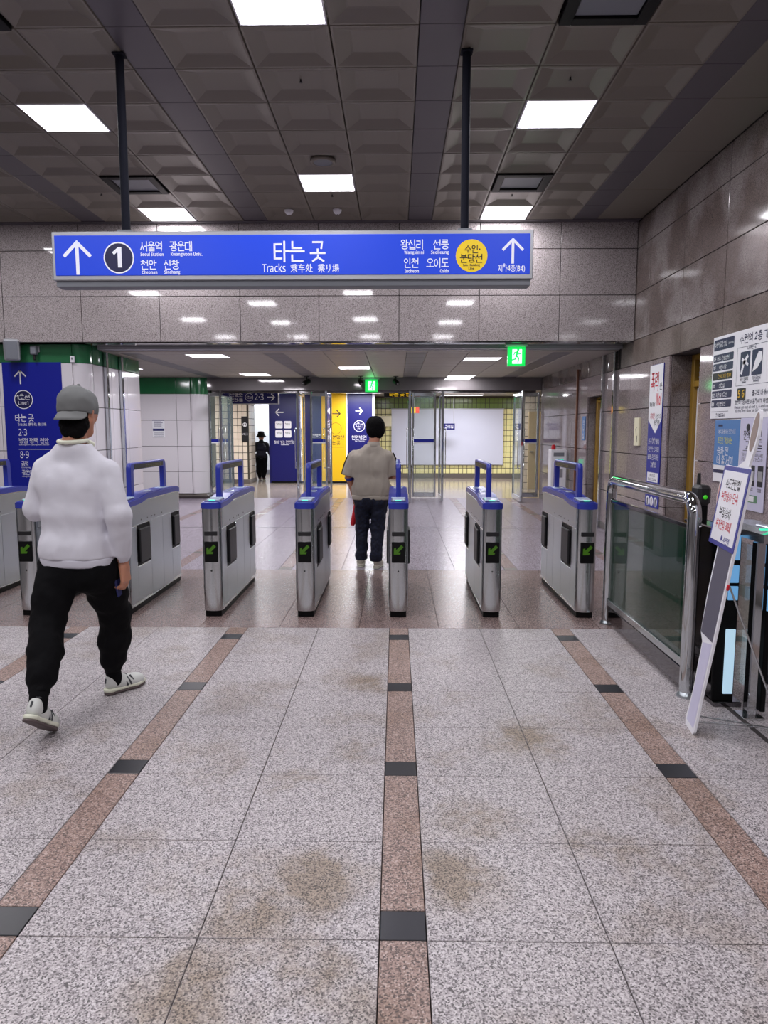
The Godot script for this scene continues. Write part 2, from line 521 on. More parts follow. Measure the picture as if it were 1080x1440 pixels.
func materials() -> void:
	var fl := grain(3, 0.24, [[0.0, rgb(90, 85, 87)], [0.15, rgb(138, 131, 134)], [0.36, rgb(168, 161, 163)], [0.62, rgb(190, 183, 185)], [0.86, rgb(206, 200, 202)]])
	var pk := grain(7, 0.22, [[0.0, rgb(88, 74, 70)], [0.2, rgb(128, 106, 98)], [0.45, rgb(152, 128, 119)], [0.7, rgb(166, 142, 133)], [0.9, rgb(186, 166, 158)]])
	var br := grain(11, 0.22, [[0.0, rgb(92, 80, 78)], [0.25, rgb(136, 120, 117)], [0.5, rgb(158, 142, 140)], [0.8, rgb(178, 163, 162)]])
	var wl := grain(13, 0.3, [[0.0, rgb(104, 96, 97)], [0.12, rgb(146, 138, 138)], [0.4, rgb(166, 158, 158)], [0.7, rgb(182, 174, 175)]])
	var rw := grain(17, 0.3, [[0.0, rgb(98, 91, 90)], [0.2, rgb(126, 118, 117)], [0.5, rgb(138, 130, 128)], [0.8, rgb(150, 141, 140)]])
	var st := stain_image()
	M.floor = stained(stone(fl, 1.1, 0.42), st, 4.0)
	M.floor_pink = stained(stone(pk, 1.1, 0.42), st, 4.0)
	M.floor_brown = stone(br, 1.1, 0.27, Color(0.88, 0.845, 0.835), 0.45)
	M.floor_far = stone(fl, 1.3, 0.26, Color(0.9, 0.88, 0.94), 0.38)
	M.floor_far_pink = stone(pk, 1.3, 0.26, Color(0.95, 0.95, 1.0), 0.38)
	M.floor_cream = stone(fl, 1.5, 0.14, Color(1.0, 0.97, 0.88))
	M.floor_black = mat(rgb(34, 34, 40), 0.3)
	M.grout = mat(rgb(92, 86, 86), 0.8)
	M.joint = mat(rgb(58, 52, 52), 0.8)
	M.granite = stone(wl, 1.6, 0.05)
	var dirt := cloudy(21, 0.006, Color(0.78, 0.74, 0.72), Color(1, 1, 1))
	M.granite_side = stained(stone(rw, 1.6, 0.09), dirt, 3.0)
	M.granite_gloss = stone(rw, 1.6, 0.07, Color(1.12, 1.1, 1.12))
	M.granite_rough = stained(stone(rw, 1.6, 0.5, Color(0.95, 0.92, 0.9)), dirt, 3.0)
	M.plain_wall = mat(rgb(150, 144, 144), 0.6)
	M.ceiling = mat(rgb(120, 113, 103), 0.4)
	M.ceiling_strip = mat(rgb(84, 79, 86), 0.4)
	M.ceiling_low = mat(rgb(152, 145, 137), 0.5)
	M.dark = mat(rgb(24, 24, 27), 0.45)
	M.black = mat(rgb(9, 9, 11), 0.5, 0.0, 0.3)
	M.rod = mat(rgb(20, 22, 34), 0.75, 0.0, 0.3)
	M.steel = mat(rgb(206, 211, 213), 0.21, 1.0)
	M.steel_side = mat(rgb(184, 192, 197), 0.3, 1.0)
	M.chrome = mat(rgb(203, 208, 211), 0.07, 1.0)
	M.chrome_dark = mat(rgb(120, 117, 120), 0.1, 1.0)
	M.alu = mat(rgb(176, 178, 184), 0.35, 0.6)
	M.grey = mat(rgb(122, 126, 134), 0.5)
	M.beam = mat(rgb(120, 115, 117), 0.07, 0.3)
	M.blue_cap = mat(rgb(44, 56, 158), 0.3)
	M.blue_dark_cap = mat(rgb(30, 38, 96), 0.35)
	M.blue_sign = glow(rgb(8, 62, 215), 0.3, rgb(10, 62, 205))
	M.blue_flat = mat(rgb(4, 22, 146), 0.4)
	M.navy = mat(rgb(15, 17, 72), 0.4)
	M.navy_panel = mat(rgb(10, 12, 92), 0.35)
	M.white = mat(rgb(238, 238, 244), 0.45)
	M.white_lit = glow(rgb(225, 228, 245), 0.25, rgb(235, 236, 244))
	M.grey_text = mat(rgb(90, 88, 104), 0.5)
	M.black_text = mat(rgb(28, 28, 40), 0.5)
	M.red_text = mat(rgb(208, 44, 66), 0.5)
	M.yellow = mat(rgb(222, 178, 8), 0.4)
	M.yellow_lit = glow(rgb(235, 200, 10), 0.15, rgb(248, 212, 20))
	M.green_band = mat(rgb(44, 108, 70), 0.1)
	M.white_panel = mat(rgb(226, 222, 228), 0.1)
	M.skirting = mat(rgb(104, 98, 94), 0.3)
	M.cream = mat(rgb(232, 226, 196), 0.4)
	M.tile_yellow = mat(rgb(238, 232, 170), 0.18)
	M.tile_green = mat(rgb(112, 132, 74), 0.18)
	M.tile_cream = mat(rgb(226, 214, 196), 0.18)
	M.tile_grout = mat(rgb(66, 62, 52), 0.8)
	M.board = mat(rgb(206, 210, 228), 0.3)
	M.mustard = mat(rgb(152, 118, 42), 0.35)
	M.lamp = glow(Color(1, 0.985, 1.0), 2.6, Color(0.9, 0.9, 0.9))
	M.exit_green = glow(rgb(0, 190, 80), 0.9, rgb(0, 170, 80))
	M.exit_white = glow(rgb(225, 255, 235), 1.1, rgb(230, 250, 236))
	M.led_green = glow(rgb(70, 120, 14), 0.22, rgb(50, 90, 10))
	M.led_mint = glow(rgb(60, 240, 180), 0.9, rgb(60, 220, 170))
	M.led_dim = glow(rgb(90, 84, 30), 0.35, rgb(60, 56, 24))
	M.reader = mat(rgb(190, 205, 224), 0.12)
	var g := mat(Color(0.62, 0.74, 0.68, 0.14), 0.02)
	g.transparency = BaseMaterial3D.TRANSPARENCY_ALPHA
	M.glass = g
	var gd := mat(Color(0.10, 0.25, 0.19, 0.6), 0.03)
	gd.transparency = BaseMaterial3D.TRANSPARENCY_ALPHA
	M.glass_green = gd
	M.skin = mat(rgb(190, 134, 108), 0.5)
	M.skin.subsurf_scatter_enabled = true
	M.skin.subsurf_scatter_strength = 0.15
	M.hair = mat(rgb(7, 6, 7), 0.8, 0.0, 0.25)
	M.eye = mat(rgb(40, 28, 24), 0.1)
	M.sweater = mat(rgb(212, 211, 220), 0.9)
	M.sweater.rim_enabled = true
	M.sweater.rim = 0.4
	M.rib = mat(rgb(204, 203, 213), 0.9)
	M.trousers = mat(rgb(7, 7, 10), 0.9, 0.0, 0.3)
	M.cap = mat(rgb(112, 114, 114), 0.85)
	M.cap_brim = mat(rgb(124, 126, 126), 0.85)
	M.shoe = mat(rgb(206, 208, 204), 0.6)
	M.shoe_dark = mat(rgb(66, 68, 72), 0.6)
	M.sole = mat(rgb(96, 84, 84), 0.7)
	M.ivory = mat(rgb(226, 228, 208), 0.4)
	M.polo = mat(rgb(166, 157, 146), 0.85)
	var jean := stone(cloudy(31, 0.05, rgb(9, 13, 32), rgb(22, 31, 60), 0.35, 0.8, 256), 0.5, 0.85)
	jean.uv1_world_triplanar = false
	M.jeans = jean
	M.jacket = mat(rgb(30, 30, 36), 0.85)
	M.pack = mat(rgb(22, 22, 42), 0.8)
	M.red = mat(rgb(196, 24, 40), 0.5)
	M.screen_image = glow(rgb(120, 180, 232), 0.6, rgb(70, 120, 160))  # glow colour standing in for a display mirrored in the wide gate
	M.screen_image_pale = glow(rgb(190, 220, 240), 0.7, rgb(150, 190, 210))  # lit advert, and the paler painted reflection on the wide gate
	M.poster_blue = mat(rgb(76, 128, 190), 0.35)
	M.poster_lilac = mat(rgb(208, 206, 232), 0.35)
	M.card_purple = mat(rgb(66, 68, 150), 0.4)
	M.brown_trim = mat(rgb(120, 78, 58), 0.35)
	M.door_beige = mat(rgb(206, 182, 138), 0.4)
	M.light_wall = mat(rgb(222, 230, 238), 0.4)

func _ready() -> void:
	# camera, air and exposure
	var cam := Camera3D.new()
	cam.name = "camera"
	add_child(cam)
	cam.position = Vector3(0, 1.58, 0)
	cam.rotation_degrees = Vector3(-6.616, 0.968, 0)
	cam.keep_aspect = Camera3D.KEEP_HEIGHT
	cam.fov = 71.508
	cam.near = 0.05
	cam.far = 100.0
	cam.current = true
	var we := WorldEnvironment.new()
	we.name = "air"
	var env := Environment.new()
	env.background_mode = Environment.BG_COLOR
	env.background_color = Color(0.02, 0.02, 0.02)
	env.tonemap_mode = Environment.TONE_MAPPER_LINEAR
	env.tonemap_exposure = 1.0
	env.sdfgi_enabled = true
	env.ssao_enabled = true
	env.ssil_enabled = true
	we.environment = env
	add_child(we)
	materials()
	build_lights()
	build_ceiling()
	build_floor()
	build_right_wall()
	build_header()
	build_columns()
	build_far()
	build_glass_doors()
	build_gates()
	build_main_sign()
	build_signs()
	build_ceiling_fittings()
	build_rail()
	build_right_group()
	build_people()

# ---------------------------------------------------------------- the shell of the place
func coffer() -> Mesh:
	if not cache.has("coffer"):
		var w := 0.634
		var d := 0.582
		var st := S()
		var lv := [[0.0, 0.012], [0.005, 0.0], [0.022, 0.0], [0.13, 0.038], [0.145, 0.041]]   # inset, height above the lowest plane
		for i in lv.size() - 1:
			var a = lv[i]
			var b = lv[i + 1]
			var ra := [Vector3(-w / 2 + a[0], a[1], -d / 2 + a[0]), Vector3(w / 2 - a[0], a[1], -d / 2 + a[0]), Vector3(w / 2 - a[0], a[1], d / 2 - a[0]), Vector3(-w / 2 + a[0], a[1], d / 2 - a[0])]
			var rb := [Vector3(-w / 2 + b[0], b[1], -d / 2 + b[0]), Vector3(w / 2 - b[0], b[1], -d / 2 + b[0]), Vector3(w / 2 - b[0], b[1], d / 2 - b[0]), Vector3(-w / 2 + b[0], b[1], d / 2 - b[0])]
			for k in 4:
				poly(st, [ra[k], ra[(k + 1) % 4], rb[(k + 1) % 4], rb[k]], Vector3(0, -1, 0))
		var l = lv[-1]
		poly(st, [Vector3(-w / 2 + l[0], l[1], -d / 2 + l[0]), Vector3(w / 2 - l[0], l[1], -d / 2 + l[0]), Vector3(w / 2 - l[0], l[1], d / 2 - l[0]), Vector3(-w / 2 + l[0], l[1], d / 2 - l[0])], Vector3(0, -1, 0))
		poly(st, [Vector3(-w / 2, 0.07, -d / 2), Vector3(w / 2, 0.07, -d / 2), Vector3(w / 2, 0.07, d / 2), Vector3(-w / 2, 0.07, d / 2)], Vector3(0, 1, 0))
		for k in 4:
			var c := [Vector3(-w / 2, 0, -d / 2), Vector3(w / 2, 0, -d / 2), Vector3(w / 2, 0, d / 2), Vector3(-w / 2, 0, d / 2)]
			var a: Vector3 = c[k]
			var b: Vector3 = c[(k + 1) % 4]
			poly(st, [a + Vector3(0, 0.012, 0), b + Vector3(0, 0.012, 0), b + Vector3(0, 0.07, 0), a + Vector3(0, 0.07, 0)], (a + b))
		cache["coffer"] = done(st).commit()
	return cache["coffer"]

const ROW0 := -5.057
const ROW := 0.586
func strip_x(k: int) -> float: return 0.318 + 2.23 * k
func col_x(k: int, i: int) -> float: return strip_x(k) + 0.1575 + 0.319 + 0.638 * i

func ceiling_light(x: float, y: float, z: float, label: String, w := 0.58, d := 0.55, energy := 4.0) -> void:
	var t := thing("ceiling_light", label, "ceiling light", Vector3(x, y, z), 0.0, "square ceiling light panels")
	var st := S()
	for s in [-1.0, 1.0]:
		box_into(st, Vector3(s * (w * 0.5 + 0.008), 0.022, 0), Vector3(0.016, 0.044, d + 0.032), 0.003)
		box_into(st, Vector3(0, 0.022, s * (d * 0.5 + 0.008)), Vector3(w, 0.044, 0.016), 0.003)
	put(t, "frame", done(st), M.white)
	put(t, "diffuser", bev(Vector3(w, 0.02, d), 0.003), M.lamp, Vector3(0, 0.022, 0))
	var l := AreaLight3D.new()
	l.name = "lamp_light"
	t.add_child(l)
	l.area_size = Vector2(w, d)
	l.light_energy = energy
	l.light_color = Color(0.99, 0.98, 1.0)
	l.position = Vector3(0, 0.004, 0)
	l.rotation_degrees = Vector3(-90, 0, 0)
	l.shadow_enabled = true
	l.set("area_range", 40.0)
	l.set("area_attenuation", 2.0)

func build_ceiling() -> void:
	struct("ceiling_slab", bev(Vector3(13, 0.3, 17.0), 0.01), M.joint, Vector3(-2.5, CEIL + 0.08 + 0.15, -2.0))
	var c := struct_root("ceiling")
	var skip := {}
	for k in [[-1, 1, 0], [-1, 1, -6], [-1, 1, 6], [-1, 1, 12], [0, 1, -3], [0, 1, -8], [0, 1, 2], [0, 1, 7], [0, 1, 12], [-2, 1, -3], [-2, 1, -8], [-2, 1, 2], [-2, 1, 7], [-2, 1, 12], [-3, 1, 0], [-3, 1, -6], [-3, 1, 6], [-3, 1, 12], [-2, 1, -6], [0, 1, -6], [0, 1, 0], [-2, 1, 0]]:
		skip[str(k)] = true
	for k in range(-4, 2):
		for r in range(-8, 16):
			var z := ROW0 + ROW * r
			put(c, "ceiling_strip", bev(Vector3(0.313, 0.03, ROW - 0.004), 0.004), M.ceiling_strip, Vector3(strip_x(k), CEIL + 0.02, z))
			for i in 3:
				if k == 1 or skip.has(str([k, i, r])):
					continue
				put(c, "ceiling_panel", coffer(), M.ceiling, Vector3(col_x(k, i), CEIL, z))
	for r in range(-4, 8):
		put(c, "flat_ceiling_panel", bev(Vector3(0.6, 0.03, ROW * 2 - 0.005), 0.004), M.ceiling, Vector3(3.008, CEIL + 0.02, ROW0 + ROW * (2 * r + 0.5)))
	put(c, "edge_trim", bev(Vector3(11.0, 0.05, 0.105), 0.004), M.ceiling_strip, Vector3(-2.2, CEIL + 0.02, -10.095))
	# the lower ceiling behind the header
	struct("ceiling_low_slab", bev(Vector3(11.0, 0.2, 5.9), 0.01), M.joint, Vector3(-2.0, LOW_CEIL + 0.04 + 0.1, -13.6))
	var lo := struct_root("ceiling_low")
	var lskip := {"-1 1 5": 1, "0 1 2": 1, "0 1 9": 1, "-2 1 1": 1, "-2 1 8": 1, "-3 1 5": 1}
	for k in range(-3, 2):
		for r in 10:
			var z := -11.05 - 0.555 * (r + 0.5) + 0.28
			put(lo, "ceiling_strip", bev(Vector3(0.313, 0.03, 0.55), 0.004), M.ceiling_strip, Vector3(strip_x(k), LOW_CEIL + 0.018, z))
			for i in 3:
				if k == 1 or lskip.has("%d %d %d" % [k, i, r]):
					continue
				put(lo, "ceiling_panel", bev(Vector3(0.632, 0.03, 0.55), 0.006), M.ceiling_low, Vector3(col_x(k, i), LOW_CEIL + 0.015, z))
	put(lo, "flat_ceiling_panel", bev(Vector3(0.6, 0.03, 5.5), 0.004), M.ceiling_low, Vector3(3.008, LOW_CEIL + 0.015, -13.6))

func low_row(r: int) -> float: return -11.05 - 0.555 * (r + 0.5) + 0.28

func build_lights() -> void:
	var e := 3.55
	ceiling_light(col_x(-1, 1), CEIL, ROW0, "large bright ceiling light panel nearest overhead, cut by the top edge of the photo", 0.585, 0.545, e)
	ceiling_light(col_x(-1, 1), CEIL, ROW0 - 6 * ROW, "square ceiling light panel just behind the round ceiling speaker", 0.585, 0.545, e)
	ceiling_light(col_x(0, 1), CEIL, ROW0 - 3 * ROW, "square ceiling light panel right of the right pole, between two dark framed air vents", 0.585, 0.545, e)
	ceiling_light(col_x(0, 1), CEIL, ROW0 - 8 * ROW, "square ceiling light panel just above the right end of the blue hanging sign", 0.585, 0.545, e)
	ceiling_light(col_x(-2, 1), CEIL, ROW0 - 3 * ROW, "square ceiling light panel left of the left sign pole, leftmost lit panel in the photo", 0.585, 0.545, e)
	ceiling_light(col_x(-2, 1), CEIL, ROW0 - 8 * ROW, "square ceiling light panel close to the granite header, just right of the left sign pole", 0.585, 0.545, e)
	for p in [[-1, 6], [-1, 12], [0, 2], [0, 7], [0, 12], [-2, 2], [-2, 7], [-2, 12], [-3, 0], [-3, -6], [-3, 6], [-3, 12]]:
		ceiling_light(col_x(p[0], 1), CEIL, ROW0 + p[1] * ROW, "hall ceiling light panel %s, %s" % [{-1: "in line with the centre strip", 0: "in line with the right sign pole", -2: "in line with the left sign pole", -3: "along the far left side"}[p[0]], {0: "level with the nearest panel in view", -6: "before the left end of the header", 2: "just ahead overhead", 6: "first behind the viewer overhead", 7: "nearly overhead", 12: "last before the back wall"}[p[1]]], 0.585, 0.545, e)
	var f := 3.0
	ceiling_light(col_x(-1, 1), LOW_CEIL, low_row(5), "low ceiling light panel behind the header, just left of the smaller exit sign", 0.58, 0.52, f)
	ceiling_light(col_x(0, 1), LOW_CEIL, low_row(2), "low ceiling light panel behind the header, right side, nearest to the large green exit sign", 0.58, 0.52, f)
	ceiling_light(col_x(0, 1), LOW_CEIL, low_row(9), "low ceiling light panel right side, farther one close to the grey beam", 0.58, 0.52, f)
	ceiling_light(col_x(-2, 1), LOW_CEIL, low_row(1), "low ceiling light panel behind the header, left side, nearer one", 0.58, 0.52, f)
	ceiling_light(col_x(-2, 1), LOW_CEIL, low_row(8), "low ceiling light panel left side, farther one close to the grey beam", 0.58, 0.52, f)
	ceiling_light(col_x(-3, 1), LOW_CEIL, low_row(5), "low ceiling light panel at far left between the two white tiled columns", 0.58, 0.52, f * 2.2)
	for p in [[-0.8, -18.2, "behind the middle glass doors"], [2.0, -18.6, "behind the right glass doors"], [-3.2, -18.6, "behind the left glass doors"], [2.0, -21.6, "over the blank white board"], [-0.9, -20.2, "over the yellow panel"], [4.6, -20.0, "over the beige door at far right"], [-6.2, -19.5, "before the cream tiled pillar"], [-4.0, -23.2, "over the distant person"]]:
		ceiling_light(p[0], 2.6, p[1], "long ceiling light panel in the far passage, %s" % p[2], 1.2, 0.4, 6.5)

func build_floor() -> void:
	struct("floor_bed", bev(Vector3(16, 0.3, 32), 0.01), M.grout, Vector3(-2.0, -0.03 - 0.15, -11.5))
	var f := struct_root("floor")
	var th := 0.034
	var y := -th * 0.5
	var g := 0.0035
	# near zone: pale granite, salmon strips with black markers
	var rows := []
	for k in range(-4, 7):
		rows.append(-2.047 - 0.531 * k)
	rows.append(-5.55)
	for i in rows.size() - 1:
		var z0: float = rows[i]
		var z1: float = rows[i + 1]
		var d := z0 - z1
		for k in range(-3, 3):
			var xs := 0.025 + 1.285 * k
			for j in 2:
				var x0 := xs + 0.074 + 0.5685 * j
				if xs > 2.0 and j == 1:
					continue
				put(f, "floor_tile", bev(Vector3(0.5685 - g, th, d - g), 0.0015), M.floor, Vector3(x0 + 0.28425, y, (z0 + z1) * 0.5))
	var zs := 0.08 - 1.062 * 0.0
	for k in range(-3, 3):
		var xs := 0.025 + 1.285 * k
		var z := 0.077
		while z > -5.5:
			var zb := z - 0.137
			if k == 1 or k == 0 or k == -1 or k == -2 or k == -3 or k == 2:
				put(f, "black_marker", bev(Vector3(0.148 - g, th, 0.137 - g), 0.0015), M.floor_black, Vector3(xs, y, (z + zb) * 0.5))
			var ze: float = maxf(z - 1.062, -5.55)
			put(f, "salmon_strip", bev(Vector3(0.148 - g, th, zb - ze - g), 0.0015), M.floor_pink, Vector3(xs, y, (zb + ze) * 0.5))
			z -= 1.062
	# brown granite band under the gates
	var br := [-5.55, -6.55, -7.5, -7.93]
	for i in 3:
		for k in range(-6, 6):
			put(f, "brown_floor_tile", bev(Vector3(0.6425 - g, th, br[i] - br[i + 1] - g), 0.0015), M.floor_brown, Vector3(0.025 + 0.6425 * (k + 0.5) - 0.32, y, (br[i] + br[i + 1]) * 0.5))
	# polished zone to the glass doors
	for i in 8:
		var z0 := -7.93 - 1.06 * i
		for k in range(-4, 3):
			var xs := 0.025 + 1.285 * k
			for j in 2:
				var w := 0.5685
				var x0 := xs + 0.074 + w * j
				put(f, "polished_floor_tile", bev(Vector3(w - g, th, 1.06 - g), 0.0015), M.floor_far, Vector3(x0 + w * 0.5, y, z0 - 0.53))
			put(f, "salmon_strip", bev(Vector3(0.148 - g, th, 0.92 - g), 0.0015), M.floor_far_pink, Vector3(xs, y, z0 - 0.60))
			put(f, "dark_marker", bev(Vector3(0.148 - g, th, 0.137 - g), 0.0015), M.skirting, Vector3(xs, y, z0 - 0.07))
	put(f, "metal_joint_strip", bev(Vector3(7.6, 0.012, 0.02), 0.002), M.chrome, Vector3(-0.5, -0.0035, -11.4))
	put(f, "curb_channel", bev(Vector3(0.03, 0.012, 4.4), 0.002), M.joint, Vector3(1.9, -0.004, -3.75))
	# far passage
	for i in 7:
		for k in range(-8, 6):
			put(f, "cream_floor_tile", bev(Vector3(1.2 - g, th, 1.1 - g), 0.0015), M.floor_cream, Vector3(0.6 + 1.2 * k - 0.3, y, -16.41 - 1.1 * (i + 0.5)))

func panel_x(root: Node, m: Material, z0: float, z1: float, y0: float, y1: float, x := WALL_X, called := "granite_panel", face := -1.0) -> void:
	put(root, called, bev(Vector3(0.03, y1 - y0 - 0.009, absf(z1 - z0) - 0.009), 0.0025), m, Vector3(x - face * 0.015, (y0 + y1) * 0.5, (z0 + z1) * 0.5))

func panel_z(root: Node, m: Material, x0: float, x1: float, y0: float, y1: float, z: float, called := "granite_panel", face := 1.0) -> void:
	put(root, called, bev(Vector3(absf(x1 - x0) - 0.009, y1 - y0 - 0.009, 0.03), 0.0025), m, Vector3((x0 + x1) * 0.5, (y0 + y1) * 0.5, z - face * 0.015))

func build_right_wall() -> void:
	var st := S()
	var cx := WALL_X + 0.03 + 0.35
	for p in [[5.0, -7.95, 0.0, 4.6], [-7.95, -8.82, 2.47, 4.6], [-8.82, -11.66, 0.0, 4.6], [-11.66, -12.5, 2.13, 4.6], [-12.5, -16.6, 0.0, 4.6]]:
		box_into(st, Vector3(cx, (p[2] + p[3]) * 0.5, (p[0] + p[1]) * 0.5), Vector3(0.7, p[3] - p[2], absf(p[0] - p[1])), 0.0)
	var w := struct("wall_right", done(st), M.joint)
	var ys := [0.1, 0.62, 1.24, 1.86, 2.47, 2.81, 3.43, 4.04, 4.4]
	var up := [4.8, 3.6, 2.5, 1.4, 0.3, -0.8, -1.9, -3.0, -4.1, -5.2, -6.33, -7.44, -8.52, -9.66, -10.72]
	for i in up.size() - 1:
		for j in range(4, 8):
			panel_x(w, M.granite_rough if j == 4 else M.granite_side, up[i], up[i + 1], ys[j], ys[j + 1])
	var low := [4.8, 3.6, 2.5, 1.4, 0.3, -0.8, -1.9, -3.0, -4.1, -5.2, -6.33, -7.2, -7.95, -8.82, -9.38, -10.25, -10.9, -11.66, -12.5, -13.6, -14.7, -15.6, -16.4]
	for i in low.size() - 1:
		for j in 4:
			var y1: float = ys[j + 1]
			var y0: float = ys[j]
			if is_equal_approx(low[i], -7.95):
				continue
			if is_equal_approx(low[i], -11.66):
				if j < 3:
					continue
				y0 = 2.13
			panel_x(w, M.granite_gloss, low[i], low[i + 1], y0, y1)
	for i in range(16, low.size() - 1):
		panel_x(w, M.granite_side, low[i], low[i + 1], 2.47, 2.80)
	# recess linings and skirting
	for d in [[-8.82, 2.47, 0.28], [-12.5, 2.13, 0.17]]:
		for j in 4:
			var y1: float = minf(ys[j + 1], d[1])
			if y1 > ys[j] + 0.05:
				put(w, "granite_panel", bev(Vector3(d[2], y1 - ys[j] - 0.005, 0.02), 0.002), M.granite_side, Vector3(WALL_X + 0.032 + d[2] * 0.5, (ys[j] + y1) * 0.5, d[0] + 0.01))
	var sk := S()
	for p in [[4.8, -7.95], [-8.82, -11.66], [-12.5, -16.4]]:
		box_into(sk, Vector3(WALL_X + 0.012, 0.05, (p[0] + p[1]) * 0.5), Vector3(0.03, 0.1, absf(p[0] - p[1])), 0.004)
	struct("baseboard_right", done(sk), M.skirting)
	for d in [["door_1", -8.82, -7.95, 2.47, 3.62, 2.12], ["door_2", -12.5, -11.66, 2.13, 3.51, 2.07]]:
		var r := struct_root(d[0], Vector3(d[4], 0, (d[1] + d[2]) * 0.5))
		var hw: float = absf(d[1] - d[2]) * 0.5
		var fr := S()
		for s in [-1.0, 1.0]:
			box_into(fr, Vector3(0, d[3] * 0.5, s * (hw - 0.05)), Vector3(0.1, d[3], 0.1), 0.006)
		box_into(fr, Vector3(0, d[3] - 0.03, 0), Vector3(0.1, 0.06, hw * 2 - 0.2), 0.006)
		box_into(fr, Vector3(0, d[5], 0), Vector3(0.1, 0.07, hw * 2 - 0.2), 0.006)
		put(r, "door_frame", done(fr), M.mustard)
		put(r, "door_leaf", bev(Vector3(0.05, d[5] - 0.05, hw * 2 - 0.21), 0.006), M.white, Vector3(0.02, d[5] * 0.5 - 0.02, 0))
		put(r, "door_handle", bev(Vector3(0.05, 0.02, 0.13), 0.006), M.steel, Vector3(-0.04, 1.0, hw - 0.2))
		if d[3] - d[5] > 0.15:
			for k in 5:
				put(r, "louvre", bev(Vector3(0.02, 0.05, hw * 2 - 0.22), 0.003), M.grey, Vector3(0.02, d[5] + 0.07 + 0.055 * k, 0), Basis(Vector3(0, 0, 1), 0.5))
	# steel shutter guides and a brown upright on the wall
	for z in [-10.92, -11.52]:
		var tr := struct("trim_%d" % int(-z * 10.0), bev(Vector3(0.05, 2.74, 0.07), 0.006), M.chrome, Vector3(WALL_X - 0.02, 1.37, z))
		tr.set_meta("kind", "structure")
	tag(put(self, "wall_conduit", bev(Vector3(0.04, 2.6, 0.05), 0.01), M.brown_trim, Vector3(WALL_X - 0.018, 1.36, -13.15)), "thin reddish brown upright conduit on the polished wall beyond the far doorway", "conduit")

func build_header() -> void:
	var core := S()
	box_into(core, Vector3(-2.0, BULK_Y + 0.02 + 0.875, BULK_Z - 0.03 - 0.35), Vector3(12.0, 1.75, 0.7), 0.004)
	var h := struct("wall_header", done(core), M.joint)
	var xs := [3.305, 2.26, 1.15, 0.037, -1.078, -2.18, -3.31, -4.415, -5.52, -6.63, -7.6]
	var ys := [2.80, 3.425, 4.045, 4.42]
	for i in xs.size() - 1:
		for j in 3:
			panel_z(h, M.granite, xs[i + 1], xs[i], ys[j], ys[j + 1], BULK_Z)
	put(h, "soffit_plate", bev(Vector3(7.7, 0.02, 0.42), 0.003), M.chrome_dark, Vector3(-0.55, 2.795, BULK_Z - 0.23))
	put(h, "shutter_lip", bev(Vector3(7.7, 0.05, 0.05), 0.004), M.alu, Vector3(-0.55, 2.775, BULK_Z - 0.47))
	put(h, "shutter_lip", bev(Vector3(7.7, 0.05, 0.05), 0.004), M.alu, Vector3(-0.55, 2.775, BULK_Z - 0.62))
	put(h, "soffit_edge", bev(Vector3(7.7, 0.05, 0.14), 0.004), M.ceiling_low, Vector3(-0.55, 2.768, BULK_Z - 0.76))
	# other sides of the hall, out of the photo
	struct("wall_left", bev(Vector3(0.3, 4.8, 16.0), 0.01), M.plain_wall, Vector3(-7.75, 2.3, -2.5))
	struct("wall_back", bev(Vector3(11.6, 4.8, 0.3), 0.01), M.plain_wall, Vector3(-2.2, 2.3, 4.9))

